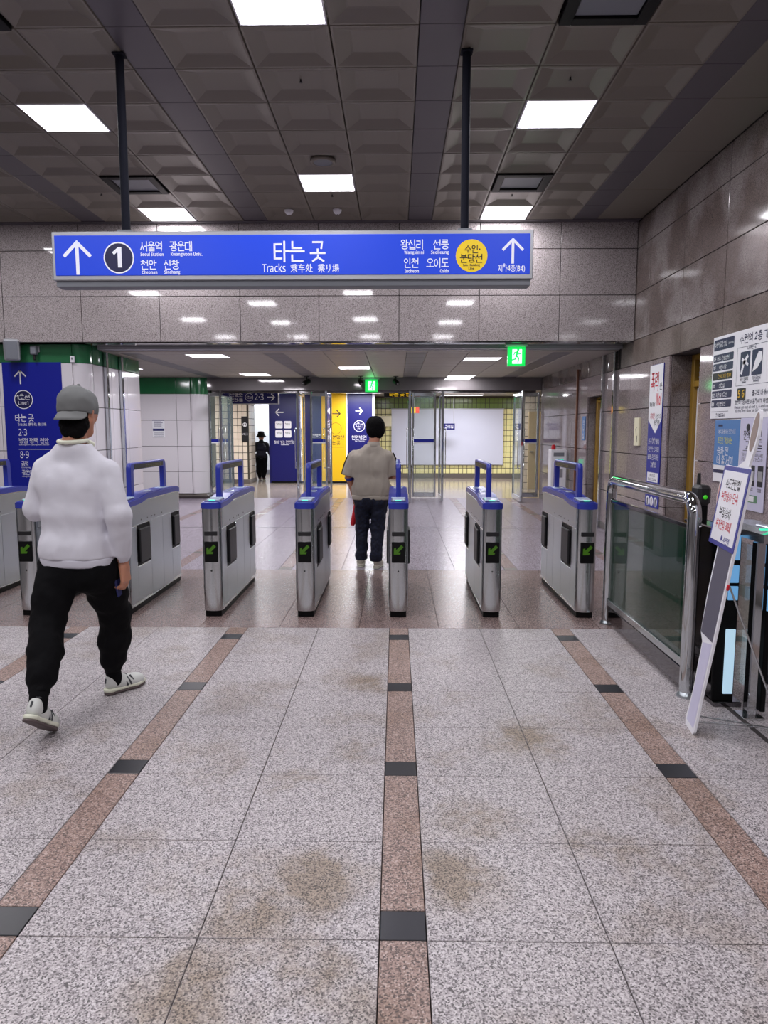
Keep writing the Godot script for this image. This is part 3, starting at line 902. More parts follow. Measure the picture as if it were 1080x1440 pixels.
func build_columns() -> void:
	# white and green panelled column at the left end of the header, and the wall it belongs to
	var c := struct("wall_column_front", bev(Vector3(3.1, 2.8, 2.1), 0.14), M.grout, Vector3(-6.03, 1.4, -11.41))
	var ys := [0.1, 0.64, 1.27, 1.905, 2.53, 2.80]
	for j in 5:
		var m: Material = M.green_band if j == 4 else M.white_panel
		for x in [[-5.73, -4.66], [-6.9, -5.73]]:
			panel_z(c, m, x[0] + 6.03, x[1] + 6.03, ys[j] - 1.4, ys[j + 1] - 1.4, -10.325 + 11.41, "wall_panel")
		for z in [[-10.54, -11.2], [-11.2, -11.85], [-11.85, -12.42]]:
			panel_x(c, m, z[0] + 11.41, z[1] + 11.41, ys[j] - 1.4, ys[j + 1] - 1.4, -4.445 + 6.03, "wall_panel", 1.0)
		# the rounded corner panel
		var o := PackedVector2Array()
		for k in 9:
			var a := PI * 0.5 * k / 8.0
			o.append(Vector2(-4.655, -10.535) + Vector2(cos(a), sin(a)) * 0.21)
		for k in 9:
			var a := PI * 0.5 * (8 - k) / 8.0
			o.append(Vector2(-4.655, -10.535) + Vector2(cos(a), sin(a)) * 0.18)
		var st := S()
		var xf := Transform3D(Basis(Vector3(1, 0, 0), Vector3(0, 0, 1), Vector3(0, -1, 0)), Vector3(6.03, 0, 11.41))
		var flip := PackedVector2Array()
		for p in o:
			flip.append(Vector2(p.x, p.y))
		# polygon plane (x, z): map y -> z by the basis, thickness upwards
		xf = Transform3D(Basis(Vector3(1, 0, 0), Vector3(0, 0, 1), Vector3(0, 1, 0)), Vector3(6.03, 0, 11.41))
		prism_into(st, flip, ys[j] - 1.4 + 0.0025, ys[j + 1] - 1.4 - 0.0025, xf, true)
		put(c, "corner_panel", done(st), m)
	for z in [-10.92, -11.52]:
		put(c, "shutter_guide", bev(Vector3(0.05, 2.74, 0.07), 0.006), M.chrome, Vector3(-4.41 + 6.03, 1.37 - 1.4, z + 11.41))
	put(c, "skirting", bev(Vector3(3.14, 0.1, 2.14), 0.02), M.skirting, Vector3(0, 0.05 - 1.4, 0))
	# second column, farther back
	var d := struct("wall_column_back", bev(Vector3(3.6, 2.76, 1.2), 0.27), M.grout, Vector3(-6.14, 1.37, -16.82))
	var y2 := [0.12, 0.62, 1.2, 1.79, 2.38, 2.75]
	for j in 5:
		var m: Material = M.green_band if j == 4 else M.white_panel
		for x in [[-4.66, -4.98], [-4.98, -6.55], [-6.55, -7.6]]:
			panel_z(d, m, x[1] + 6.14, x[0] + 6.14, y2[j] - 1.37, y2[j + 1] - 1.37, -16.2 + 16.82, "wall_panel")
		var st := S()
		var o := PackedVector2Array()
		for k in 9:
			var a := PI * 0.5 * k / 8.0
			o.append(Vector2(-4.655, -16.55) + Vector2(cos(a) * 0.33, sin(a) * 0.35))
		for k in 9:
			var a := PI * 0.5 * (8 - k) / 8.0
			o.append(Vector2(-4.655, -16.55) + Vector2(cos(a) * 0.30, sin(a) * 0.32))
		prism_into(st, o, y2[j] - 1.37 + 0.0025, y2[j + 1] - 1.37 - 0.0025, Transform3D(Basis(Vector3(1, 0, 0), Vector3(0, 0, 1), Vector3(0, 1, 0)), Vector3(6.14, 0, 16.82)), true)
		put(d, "corner_panel", done(st), m)
	put(d, "skirting", bev(Vector3(3.64, 0.12, 1.24), 0.1), M.skirting, Vector3(0, 0.06 - 1.37, 0))
	struct("wall_side_left", bev(Vector3(0.3, 2.9, 8.0), 0.01), M.white_panel, Vector3(-7.75, 1.4, -14.4))

func tiles(root: Node, called: String, m: Material, x0: float, x1: float, y0: float, y1: float, tw: float, th: float, at: Vector3, turn := 0.0) -> void:
	var mm := MultiMesh.new()
	mm.transform_format = MultiMesh.TRANSFORM_3D
	mm.mesh = bev(Vector3(tw - 0.016, th - 0.016, 0.02), 0.003)
	var nx := int(round((x1 - x0) / tw))
	var ny := int(round((y1 - y0) / th))
	mm.instance_count = nx * ny
	var b := Basis(Vector3.UP, turn)
	for i in nx:
		for j in ny:
			mm.set_instance_transform(i * ny + j, Transform3D(b, at + b * Vector3(x0 + tw * (i + 0.5), y0 + th * (j + 0.5), 0)))
	var o := MultiMeshInstance3D.new()
	o.name = called
	o.multimesh = mm
	o.material_override = m
	o.set_meta("kind", "stuff")
	root.add_child(o, true)

func build_far() -> void:
	# the grey beam over the glass doors
	var b := struct("wall_portal", bev(Vector3(8.0, 0.3, 0.5), 0.006), M.beam, Vector3(-0.68, 2.62, PORTAL_Z - 0.32))
	put(b, "transom", bev(Vector3(7.8, 0.06, 0.2), 0.006), M.chrome_dark, Vector3(0, -0.165, -0.05))
	# far passage shell
	struct("ceiling_far", bev(Vector3(17, 0.2, 9.0), 0.01), M.ceiling_low, Vector3(-1.5, 2.75, -21.1))
	var w := struct("wall_far", bev(Vector3(9.0, 3.0, 0.3), 0.01), M.tile_grout, Vector3(2.2, 1.5, -23.3 - 0.15))
	var org := Vector3(-2.2, -1.5, 0.15)
	tiles(w, "yellow_wall_tiles", M.tile_yellow, -0.9, 5.82, 0.15, 2.25, 0.14, 0.175, org + Vector3(0, 0, 0.005))
	tiles(w, "green_wall_tiles", M.tile_green, -0.9, 5.82, 2.25, 2.6, 0.14, 0.175, org + Vector3(0, 0, 0.005))
	put(w, "skirting", bev(Vector3(9.0, 0.15, 0.03), 0.006), M.skirting, org + Vector3(2.2, 0.075, 0.012))
	struct("wall_far_side", bev(Vector3(0.3, 3.0, 9), 0.01), M.tile_cream, Vector3(6.2, 1.5, -20.5))
	struct("wall_far_left", bev(Vector3(0.3, 3.0, 11), 0.01), M.tile_cream, Vector3(-8.4, 1.5, -21.0))
	var rw := struct("wall_beyond_doors", bev(Vector3(2.6, 3.0, 0.3), 0.01), M.tile_grout, Vector3(4.7, 1.5, -19.2))
	tiles(rw, "cream_wall_tiles", M.tile_cream, -1.3, 1.3, 0.0, 2.6, 0.14, 0.175, Vector3(0, -1.5, 0.155))
	var dr := struct_root("door_3", Vector3(3.75, 0, -19.0))
	put(dr, "door_leaf", bev(Vector3(0.5, 2.05, 0.05), 0.006), M.door_beige, Vector3(0, 1.025, 0))
	put(dr, "door_handle", bev(Vector3(0.1, 0.02, 0.05), 0.006), M.steel, Vector3(-0.17, 1.0, 0.05))
	# back of the corridor on the left with its lit panel
	struct("wall_corridor", bev(Vector3(6.6, 3.0, 0.3), 0.01), M.light_wall, Vector3(-5.2, 1.5, -25.3))
	struct("floor_corridor", bev(Vector3(8, 0.2, 2.6), 0.01), M.floor_cream, Vector3(-5, -0.1, -25.0))
	struct("ceiling_corridor", bev(Vector3(8, 0.2, 2.6), 0.01), M.ceiling_low, Vector3(-5, 2.75, -25.0))
	struct("baseboard_corridor", bev(Vector3(6.6, 0.16, 0.03), 0.006), M.grey, Vector3(-5.2, 0.08, -25.14))
	ceiling_light(-4.4, 2.6, -24.6, "ceiling light strip in the bright corridor at the far left end", 1.2, 0.3, 3.0)
	# cream tiled pillar
	var p := struct("wall_pillar", bev(Vector3(2.6, 2.7, 0.9), 0.02), M.tile_grout, Vector3(-5.62, 1.35, -20.9 - 0.45))
	tiles(p, "cream_wall_tiles", M.tile_cream, -1.26, 1.26, 0.1, 2.7, 0.14, 0.2, Vector3(0, -1.35, 0.455))
	tiles(p, "cream_wall_tiles", M.tile_cream, -0.42, 0.42, 0.1, 2.7, 0.14, 0.2, Vector3(1.305, -1.35, 0), PI / 2)
	put(p, "skirting", bev(Vector3(2.66, 0.12, 0.96), 0.01), M.skirting, Vector3(0, 0.06 - 1.35, 0))

# ---------------------------------------------------------------- glass doors
func glass_leaf(called: String, at: Vector3, w: float, h: float, turn: float, handle := true, sticker := false) -> Node3D:   # pane in the local x,y plane, hinge at x = 0
	var r := struct_root(called, at)
	r.rotation.y = turn
	var fr := S()
	for x in [0.025, w - 0.025]:
		box_into(fr, Vector3(x, h * 0.5 + 0.01, 0), Vector3(0.05, h - 0.02, 0.05), 0.008)
	box_into(fr, Vector3(w * 0.5, h - 0.05, 0), Vector3(w - 0.1, 0.08, 0.045), 0.006)
	box_into(fr, Vector3(w * 0.5, 0.075, 0), Vector3(w - 0.1, 0.11, 0.045), 0.006)
	put(r, "frame", done(fr), M.chrome)
	put(r, "pane", bev(Vector3(w - 0.09, h - 0.2, 0.01), 0.001), M.glass, Vector3(w * 0.5, h * 0.5 + 0.02, 0))
	if handle:
		for s in [-1.0, 1.0]:
			var t := S()
			tube_into(t, [Vector3(w - 0.11, 0.75, s * 0.03), Vector3(w - 0.11, 0.75, s * 0.07), Vector3(w - 0.11, 1.6, s * 0.07), Vector3(w - 0.11, 1.6, s * 0.03)], 0.012, 8)
			put(r, "pull_handle", done(t), M.chrome)
	if sticker:
		put(r, "blue_band_sticker", bev(Vector3(w - 0.1, 0.075, 0.004), 0.001), M.blue_flat, Vector3(w * 0.5, 1.325, 0.008))
		put(r, "white_band_sticker", bev(Vector3(w - 0.1, 0.025, 0.004), 0.001), M.white, Vector3(w * 0.5, 1.275, 0.008))
	return r

func build_glass_doors() -> void:
	var n := 4
	for x in [-3.78, -2.12, -1.5, 0.3, 1.0, 2.7]:
		glass_leaf("door_%d" % n, Vector3(x, 0, PORTAL_Z - 0.05), 1.08, 2.40, -PI / 2, true, false)
		n += 1
	var k := 1
	for s in [[-4.33, -3.84], [-1.98, -1.58], [0.36, 0.92], [2.8, 3.28]]:
		glass_leaf("window_%d" % k, Vector3(s[0], 0, PORTAL_Z - 0.1), s[1] - s[0], 2.43, 0.0, false, true)
		k += 1

# ---------------------------------------------------------------- ticket gates
func loft(st: SurfaceTool, stn: Array, smooth_sides := true) -> void:   # stn: [z, half width, y bottom, y top], z falling
	for i in stn.size() - 1:
		var a = stn[i]
		var b = stn[i + 1]
		for s in [-1.0, 1.0]:
			if smooth_sides:
				st.set_smooth_group(4)
			poly(st, [Vector3(s * a[1], a[2], a[0]), Vector3(s * b[1], b[2], b[0]), Vector3(s * b[1], b[3], b[0]), Vector3(s * a[1], a[3], a[0])], Vector3(s, 0, (b[1] - a[1]) / maxf(a[0] - b[0], 1e-5)))
			st.set_smooth_group(-1)
		poly(st, [Vector3(-a[1], a[3], a[0]), Vector3(a[1], a[3], a[0]), Vector3(b[1], b[3], b[0]), Vector3(-b[1], b[3], b[0])], Vector3(0, 1, 0))
		poly(st, [Vector3(-a[1], a[2], a[0]), Vector3(a[1], a[2], a[0]), Vector3(b[1], b[2], b[0]), Vector3(-b[1], b[2], b[0])], Vector3(0, -1, 0))
	for e in [[stn[0], 1.0], [stn[-1], -1.0]]:
		var a = e[0]
		if a[1] > 1e-4:
			poly(st, [Vector3(-a[1], a[2], a[0]), Vector3(a[1], a[2], a[0]), Vector3(a[1], a[3], a[0]), Vector3(-a[1], a[3], a[0])], Vector3(0, 0, e[1]))

func gate_top(z: float) -> float:
	var d := -z
	if d < 0.28:
		return lerpf(0.968, 0.976, d / 0.28)
	if d < 0.55:
		return lerpf(0.976, 1.003, smoothstep(0.28, 0.55, d))
	if d < 1.25:
		return 1.003
	return lerpf(1.003, 0.978, pow((d - 1.25) / 0.25, 2.0))

func gate_stations(hw: float, y0: float, top_drop: float, grow: float, fixed_bottom := true) -> Array:
	var o := []
	var zs := []
	for i in 11:
		zs.append(-0.045 * (1.0 - cos(PI * 0.5 * i / 10.0)))
	for z in [-0.1, -0.2, -0.28, -0.34, -0.4, -0.46, -0.52, -0.58, -0.8, -1.0, -1.2, -1.27, -1.34, -1.41, -1.46]:
		zs.append(z)
	for i in 6:
		zs.append(-1.46 - 0.03 * sin(PI * 0.5 * (i + 1) / 6.0))
	for z in zs:
		var w := hw
		if z > -0.045:
			w = maxf(0.0005, hw * sqrt(maxf(0.0, 1.0 - pow((0.045 + z) / 0.045, 2.0))))
		elif z < -1.46:
			w = hw - 0.03 * (1.0 - sqrt(maxf(0.0, 1.0 - pow((-1.46 - z) / 0.03, 2.0))))
		var t := gate_top(z)
		o.append([z * (1.0 + grow) + grow * 0.7, w + grow, y0 if fixed_bottom else t + y0, t + top_drop])
	return o

func make_gate(label: String) -> Node3D:
	var t := thing("ticket_gate", label, "ticket gate", Vector3.ZERO, 0.0, "ticket gates in a row")
	var st := S()
	loft(st, gate_stations(0.079, 0.055, -0.04, 0.0))
	put(t, "body", done(st), M.steel)
	st = S()
	box_into(st, Vector3(0, 0.029, -0.75), Vector3(0.135, 0.058, 1.44), 0.004)
	put(t, "plinth", done(st), M.black)
	st = S()
	loft(st, gate_stations(0.081, -0.045, 0.0, 0.004, false))
	# softened shoulder of the cap
	var sh := gate_stations(0.074, -0.001, 0.008, 0.0, false)
	loft(st, sh)
	var cap := put(t, "cap", done(st), M.blue_cap)
	# card reader on the sloping nose
	var tilt := Basis(Vector3(1, 0, 0), 0.03)
	put(cap, "reader_base", bev(Vector3(0.125, 0.014, 0.2), 0.005), M.blue_dark_cap, Vector3(0, 0.981, -0.155), tilt)
	put(cap, "card_reader", bev(Vector3(0.105, 0.012, 0.13), 0.004), M.reader, Vector3(0, 0.99, -0.16), tilt)
	put(cap, "reader_lip", bev(Vector3(0.125, 0.012, 0.014), 0.004), M.reader, Vector3(0, 0.994, -0.255))
	put(cap, "green_indicator", bev(Vector3(0.05, 0.008, 0.02), 0.003), M.led_mint, Vector3(0, 0.988, -0.072))
	put(cap, "exit_reader", bev(Vector3(0.09, 0.008, 0.16), 0.003), M.reader, Vector3(0, 1.012, -1.16))
	put(cap, "sensor_window", bev(Vector3(0.05, 0.006, 0.14), 0.002), M.reader, Vector3(0, 1.012, -0.72))
	# handle arch
	st = S()
	var o := []
	var n := []
	var zf := -0.30
	var zb := -1.25
	var yt := 1.288
	o.append(Vector2(zf + 0.005, 0.985))
	n.append(Vector2(zf - 0.065, 0.985))
	for k in 7:
		var a := PI * 0.5 * k / 6.0
		o.append(Vector2(zf - 0.05 + cos(a) * 0.05, yt - 0.05 + sin(a) * 0.05))
		n.append(Vector2(zf - 0.085 + cos(a) * 0.015, yt - 0.077 + sin(a) * 0.015))
	for k in 7:
		var a := PI * 0.5 + PI * 0.5 * k / 6.0
		o.append(Vector2(zb + 0.05 + cos(a) * 0.05, yt - 0.05 + sin(a) * 0.05))
		n.append(Vector2(zb + 0.085 + cos(a) * 0.015, yt - 0.077 + sin(a) * 0.015))
	o.append(Vector2(zb - 0.005, 1.0))
	n.append(Vector2(zb + 0.065, 1.0))
	var hx := 0.0215
	var bv := 0.005
	for i in o.size() - 1:
		for s in [-1.0, 1.0]:
			var oc: Vector2 = (o[i] + n[i] + o[i + 1] + n[i + 1]) * 0.25
			poly(st, [Vector3(s * hx, o[i].y, o[i].x).lerp(Vector3(s * hx, n[i].y, n[i].x), 0.09), Vector3(s * hx, o[i + 1].y, o[i + 1].x).lerp(Vector3(s * hx, n[i + 1].y, n[i + 1].x), 0.09), Vector3(s * hx, n[i + 1].y, n[i + 1].x), Vector3(s * hx, n[i].y, n[i].x)], Vector3(s, 0, 0))
			st.set_smooth_group(5)
			poly(st, [Vector3(s * hx, o[i].y, o[i].x).lerp(Vector3(s * hx, n[i].y, n[i].x), 0.09), Vector3(s * hx, o[i + 1].y, o[i + 1].x).lerp(Vector3(s * hx, n[i + 1].y, n[i + 1].x), 0.09), Vector3(s * (hx - bv), o[i + 1].y, o[i + 1].x), Vector3(s * (hx - bv), o[i].y, o[i].x)], Vector3(s, o[i].y - oc.y, o[i].x - oc.x))
			st.set_smooth_group(-1)
		st.set_smooth_group(5)
		var m: Vector2 = (o[i] + o[i + 1] - n[i] - n[i + 1])
		poly(st, [Vector3(-hx + bv, o[i].y, o[i].x), Vector3(hx - bv, o[i].y, o[i].x), Vector3(hx - bv, o[i + 1].y, o[i + 1].x), Vector3(-hx + bv, o[i + 1].y, o[i + 1].x)], Vector3(0, m.y, m.x))
		poly(st, [Vector3(-hx, n[i].y, n[i].x), Vector3(hx, n[i].y, n[i].x), Vector3(hx, n[i + 1].y, n[i + 1].x), Vector3(-hx, n[i + 1].y, n[i + 1].x)], Vector3(0, -m.y, -m.x))
		st.set_smooth_group(-1)
	var arch := put(t, "handle_arch", done(st), M.blue_cap)
	for s in [-1.0, 1.0]:
		put(arch, "led_display", bev(Vector3(0.004, 0.042, 0.78), 0.001), M.dark, Vector3(s * 0.0225, 1.251, -0.775))
		var w := S()
		for k in 9:
			var z := -1.08 + 0.05 * k
			ribbon(w, [Vector2(z, 1.24), Vector2(z + 0.028, 1.24)], 0.008)
			ribbon(w, [Vector2(z + 0.004, 1.255), Vector2(z + 0.03, 1.255)], 0.008)
		put(arch, "led_text", done(w), M.led_dim, Vector3(s * 0.0252, 0, 0) + (Vector3(0, 0, 0) if s < 0 else Vector3(0, 0, -1.75)), Basis(Vector3.UP, -PI / 2 * s * -1.0))
	# front: slot, display with the green arrow
	put(t, "sensor_slot", bev(Vector3(0.108, 0.038, 0.03), 0.004), M.dark, Vector3(0, 0.715, -0.012))
	var dsp := put(t, "display", bev(Vector3(0.112, 0.176, 0.03), 0.004), M.black, Vector3(0, 0.56, -0.012))
	st = S()
	var r2 := Transform2D(PI * 0.75, Vector2(-0.003, 0.018))
	var ap := PackedVector2Array()
	for p in [[0.0, 0.05], [-0.036, 0.012], [-0.028, -0.004], [-0.013, 0.010], [-0.013, -0.052], [0.013, -0.052], [0.013, 0.010], [0.028, -0.004], [0.036, 0.012]]:
		ap.append(r2 * Vector2(p[0], p[1]))
	shape2(st, ap, 0.0165)
	put(dsp, "arrow", done(st), M.led_green)
	put(t, "lock", bev(Vector3(0.014, 0.014, 0.012), 0.004), M.dark, Vector3(0, 0.4, 0.0))
	for s in [-1.0, 1.0]:
		var x: float = s * 0.0795
		put(t, "upper_band", bev(Vector3(0.004, 0.19, 1.36), 0.001), M.steel_side, Vector3(x, 0.852, -0.76))
		put(t, "side_panel", bev(Vector3(0.004, 0.665, 0.16), 0.001), M.steel_side, Vector3(x, 0.415, -0.14))
		put(t, "side_panel", bev(Vector3(0.004, 0.30, 0.355), 0.001), M.steel_side, Vector3(x, 0.233, -0.40))
		put(t, "side_panel", bev(Vector3(0.004, 0.69, 0.33), 0.001), M.steel_side, Vector3(x, 0.41, -0.745))
		put(t, "side_panel", bev(Vector3(0.004, 0.69, 0.27), 0.001), M.steel_side, Vector3(x, 0.41, -1.05))
		put(t, "side_panel", bev(Vector3(0.004, 0.30, 0.26), 0.001), M.steel_side, Vector3(x, 0.233, -1.318))
		for f in [[-0.40, 0.33], [-1.32, 0.25]]:
			var sl := put(t, "flap_slot", bev(Vector3(0.006, 0.36, f[1]), 0.002), M.black, Vector3(s * 0.078, 0.57, f[0]))
			put(sl, "flap", bev(Vector3(0.022, 0.30, f[1] - 0.07), 0.008), M.dark, Vector3(s * 0.012, -0.005, 0.01))
			put(sl, "hinge_bar", bev(Vector3(0.012, 0.35, 0.014), 0.004), M.steel, Vector3(s * 0.006, 0, -f[1] * 0.5 + 0.02))
		for k in 5:
			var z: float = [-0.34, -0.5, -0.62, -0.7, -0.9][k]
			put(t, "screw", bev(Vector3(0.004, 0.012, 0.012), 0.002), M.dark, Vector3(s * 0.082, 0.79, z))
	return t

func build_gates() -> void:
	var z := -5.858
	var sp := 0.785
	var labels := {
		-1: "ticket gate directly left of the man in the beige shirt",
		0: "ticket gate seen dead ahead at the end of the centre floor strip",
		1: "ticket gate just right of centre, in front of the large blank white board",
		2: "rightmost ticket gate, beside the glass railing, its full left side showing",
		-2: "ticket gate between the walking man and the middle ones, its whole steel right side showing",
		-3: "ticket gate whose front is hidden behind the walking man in the white sweatshirt",
		-4: "ticket gate left of the walking man, only its narrow front with green arrow showing",
		-5: "ticket gate cut off by the left edge of the photo",
	}
	var g := make_gate(labels[-1])
	g.position = Vector3(0.021 - sp, 0, z)
	for k in [0, 1, 2, -2, -3, -4, -5]:
		copy_of(g, labels[k], Vector3(0.021 + sp * k, 0, z))

# ---------------------------------------------------------------- signs
func build_main_sign() -> void:
	var z := -5.63
	var x0 := -2.663
	var k := 0.005444
	var t := thing("hanging_sign", "long blue direction sign with white Korean lettering hanging on two dark poles", "sign", Vector3(-0.806, 2.685, z))
	var W := 3.70
	var H := 0.405
	put(t, "case", bev(Vector3(W, H - 0.04, 0.16), 0.006), M.alu, Vector3(0, 0.04 + (H - 0.04) * 0.5, -0.08))
	put(t, "bottom_tray", bev(Vector3(W - 0.03, 0.05, 0.13), 0.004), M.grey, Vector3(0, 0.02, -0.085))
	put(t, "face", bev(Vector3(W - 0.05, H - 0.105, 0.012), 0.003), M.blue_sign, Vector3(0, 0.225, 0.0))
	for p in [[-2.10, "left"], [0.525, "right"]]:
		var st := S()
		tube_into(st, [Vector3(p[0] + 0.806, H - 0.01, -0.08), Vector3(p[0] + 0.806, CEIL - 2.685 + 0.02, -0.08)], 0.032, 16)
		var rod := put(t, "pole", done(st), M.rod)
		put(rod, "clamp", bev(Vector3(0.11, 0.03, 0.1), 0.004), M.grey, Vector3(p[0] + 0.806, H + 0.005, -0.08))
		put(rod, "ceiling_flange", bev(Vector3(0.09, 0.015, 0.09), 0.004), M.rod, Vector3(p[0] + 0.806, CEIL - 2.685 - 0.006, -0.08))
	# lettering: px -> plane of the sign
	var X := func(px: float) -> float: return x0 + (px - 70.0) * k + 0.806
	var Y := func(py: float) -> float: return 3.088 - (py - 325.0) * 0.00545 - 2.685
	var w := S()
	var zz := 0.0075
	arrow(w, X.call(108), Y.call(361), 0.25, 0.026, 0.0, zz)
	arrow(w, X.call(722), Y.call(354), 0.185, 0.02, 0.0, zz)
	disc(w, X.call(167), Y.call(361), 0.118, zz, 0.108)
	text(w, "서울역", X.call(198), Y.call(351), 0.07, 0, true, zz, 0.175)
	text(w, "광운대", X.call(240), Y.call(351), 0.07, 0, true, zz, 0.175)
	text(w, "천안", X.call(198), Y.call(376), 0.07, 0, true, zz, 0.125)
	text(w, "신창", X.call(231), Y.call(376), 0.07, 0, true, zz, 0.12)
	text(w, "타는 곳", X.call(423.5), Y.call(365), 0.15, 0.5, true, zz, 0.40)
	text(w, "왕십리", X.call(598), Y.call(350), 0.07, 1, true, zz, 0.178)
	text(w, "선릉", X.call(633), Y.call(350), 0.07, 1, true, zz, 0.12)
	text(w, "인천", X.call(591), Y.call(375), 0.07, 1, true, zz, 0.115)
	text(w, "오이도", X.call(633), Y.call(375), 0.07, 1, true, zz, 0.172)
	put(t, "lettering", done(w), M.white_lit)
	w = S()
	text(w, "Tracks", X.call(370), Y.call(382), 0.075, 0, false, zz, 0.185)
	text(w, "乘车处", X.call(410), Y.call(382), 0.068, 0, false, zz, 0.175)
	text(w, "乗り場", X.call(449), Y.call(382), 0.068, 0, false, zz, 0.165)
	text(w, "Seoul Station", X.call(198), Y.call(359), 0.030, 0, true, zz, 0.18)
	text(w, "Kwangwoon Univ.", X.call(241), Y.call(359), 0.030, 0, true, zz, 0.245)
	text(w, "Cheonan", X.call(199), Y.call(383.5), 0.030, 0, true, zz, 0.122)
	text(w, "Sinchang", X.call(231), Y.call(383.5), 0.030, 0, true, zz, 0.125)
	text(w, "Wangsimni", X.call(598), Y.call(358), 0.030, 1, true, zz, 0.152)
	text(w, "Seolleung", X.call(633), Y.call(358), 0.030, 1, true, zz, 0.138)
	text(w, "Incheon", X.call(591), Y.call(383), 0.030, 1, true, zz, 0.11)
	text(w, "Osido", X.call(633), Y.call(383), 0.030, 1, true, zz, 0.068)
	text(w, "지하4층(B4)", X.call(721), Y.call(381), 0.05, 0.5, true, zz, 0.205)
	put(t, "small_lettering", done(w), M.white_lit)
	w = S()
	disc(w, X.call(167), Y.call(361), 0.108, zz + 0.0005)
	put(t, "line_circle", done(w), M.navy)
	w = S()
	text(w, "1", X.call(167), Y.call(375) - 0.005, 0.185, 0.55, true, zz + 0.002)
	put(t, "line_number", done(w), M.white_lit)
	w = S()
	disc(w, X.call(664.5), Y.call(360), 0.121, zz)
	put(t, "yellow_circle", done(w), M.yellow_lit)
	w = S()
	text(w, "수인·", X.call(666), Y.call(355.5), 0.058, 0.5, true, zz + 0.002, 0.125)
	text(w, "분당선", X.call(664.5), Y.call(368.5), 0.062, 0.5, true, zz + 0.002, 0.175)
	text(w, "Suin · Bundang", X.call(664.5), Y.call(374.5), 0.02, 0.5, true, zz + 0.002, 0.13)
	text(w, "Line", X.call(664.5), Y.call(379), 0.02, 0.5, true, zz + 0.002, 0.045)
	put(t, "circle_lettering", done(w), M.black_text)

func flat_sign(called: String, label: String, cat: String, at: Vector3, turn: float, w: float, h: float, m: Material, d := 0.02) -> Node3D:   # origin at the bottom centre of the face
	var t := thing(called, label, cat, at, turn)
	put(t, "panel", bev(Vector3(w, h, d), 0.002), m, Vector3(0, h * 0.5, -d * 0.5 - 0.0))
	return t

func running_man(st: SurfaceTool, x: float, y: float, h: float, z: float) -> void:
	disc(st, x + 0.08 * h, y + 0.40 * h, 0.075 * h, z, 0.0, 14)
	ribbon(st, [Vector2(x + 0.04 * h, y + 0.28 * h), Vector2(x - 0.03 * h, y + 0.02 * h)], 0.12 * h, z)
	ribbon(st, [Vector2(x + 0.04 * h, y + 0.27 * h), Vector2(x - 0.15 * h, y + 0.22 * h), Vector2(x - 0.20 * h, y + 0.08 * h)], 0.06 * h, z)
	ribbon(st, [Vector2(x + 0.06 * h, y + 0.26 * h), Vector2(x + 0.14 * h, y + 0.12 * h), Vector2(x + 0.26 * h, y + 0.16 * h)], 0.06 * h, z)
	ribbon(st, [Vector2(x - 0.02 * h, y), Vector2(x + 0.12 * h, y - 0.14 * h), Vector2(x + 0.08 * h, y - 0.40 * h)], 0.08 * h, z)
	ribbon(st, [Vector2(x - 0.04 * h, y), Vector2(x - 0.10 * h, y - 0.20 * h), Vector2(x - 0.30 * h, y - 0.26 * h)], 0.08 * h, z)

func exit_sign(label: String, at: Vector3, w: float, h: float) -> void:
	var t := thing("exit_sign", label, "exit sign", at, 0.0, "green exit signs")
	put(t, "mount", bev(Vector3(w * 1.25, 0.03, 0.1), 0.004), M.alu, Vector3(0, h + 0.022, -0.03))
	put(t, "panel", bev(Vector3(w, h, 0.04), 0.004), M.exit_green, Vector3(0, h * 0.5, -0.02))
	var st := S()
	var o := PackedVector2Array([Vector2(-w * 0.24, h * 0.12), Vector2(w * 0.3, h * 0.12), Vector2(w * 0.3, h * 0.86), Vector2(-w * 0.24, h * 0.86)])
	shape2(st, o, 0.002)
	put(t, "pictogram_ground", done(st), M.exit_white)
	st = S()
	running_man(st, 0.02 * w, h * 0.52, h * 0.78, 0.004)
	put(t, "running_figure", done(st), M.exit_green)
	var l := OmniLight3D.new()
	l.name = "sign_light"
	t.add_child(l)
	l.position = Vector3(0, h * 0.5, 0.08)
	l.light_color = Color(0.15, 1.0, 0.5)
	l.light_energy = 0.05
	l.light_size = 0.1
	l.omni_range = 30.0
	l.omni_attenuation = 2.0
	l.shadow_enabled = true

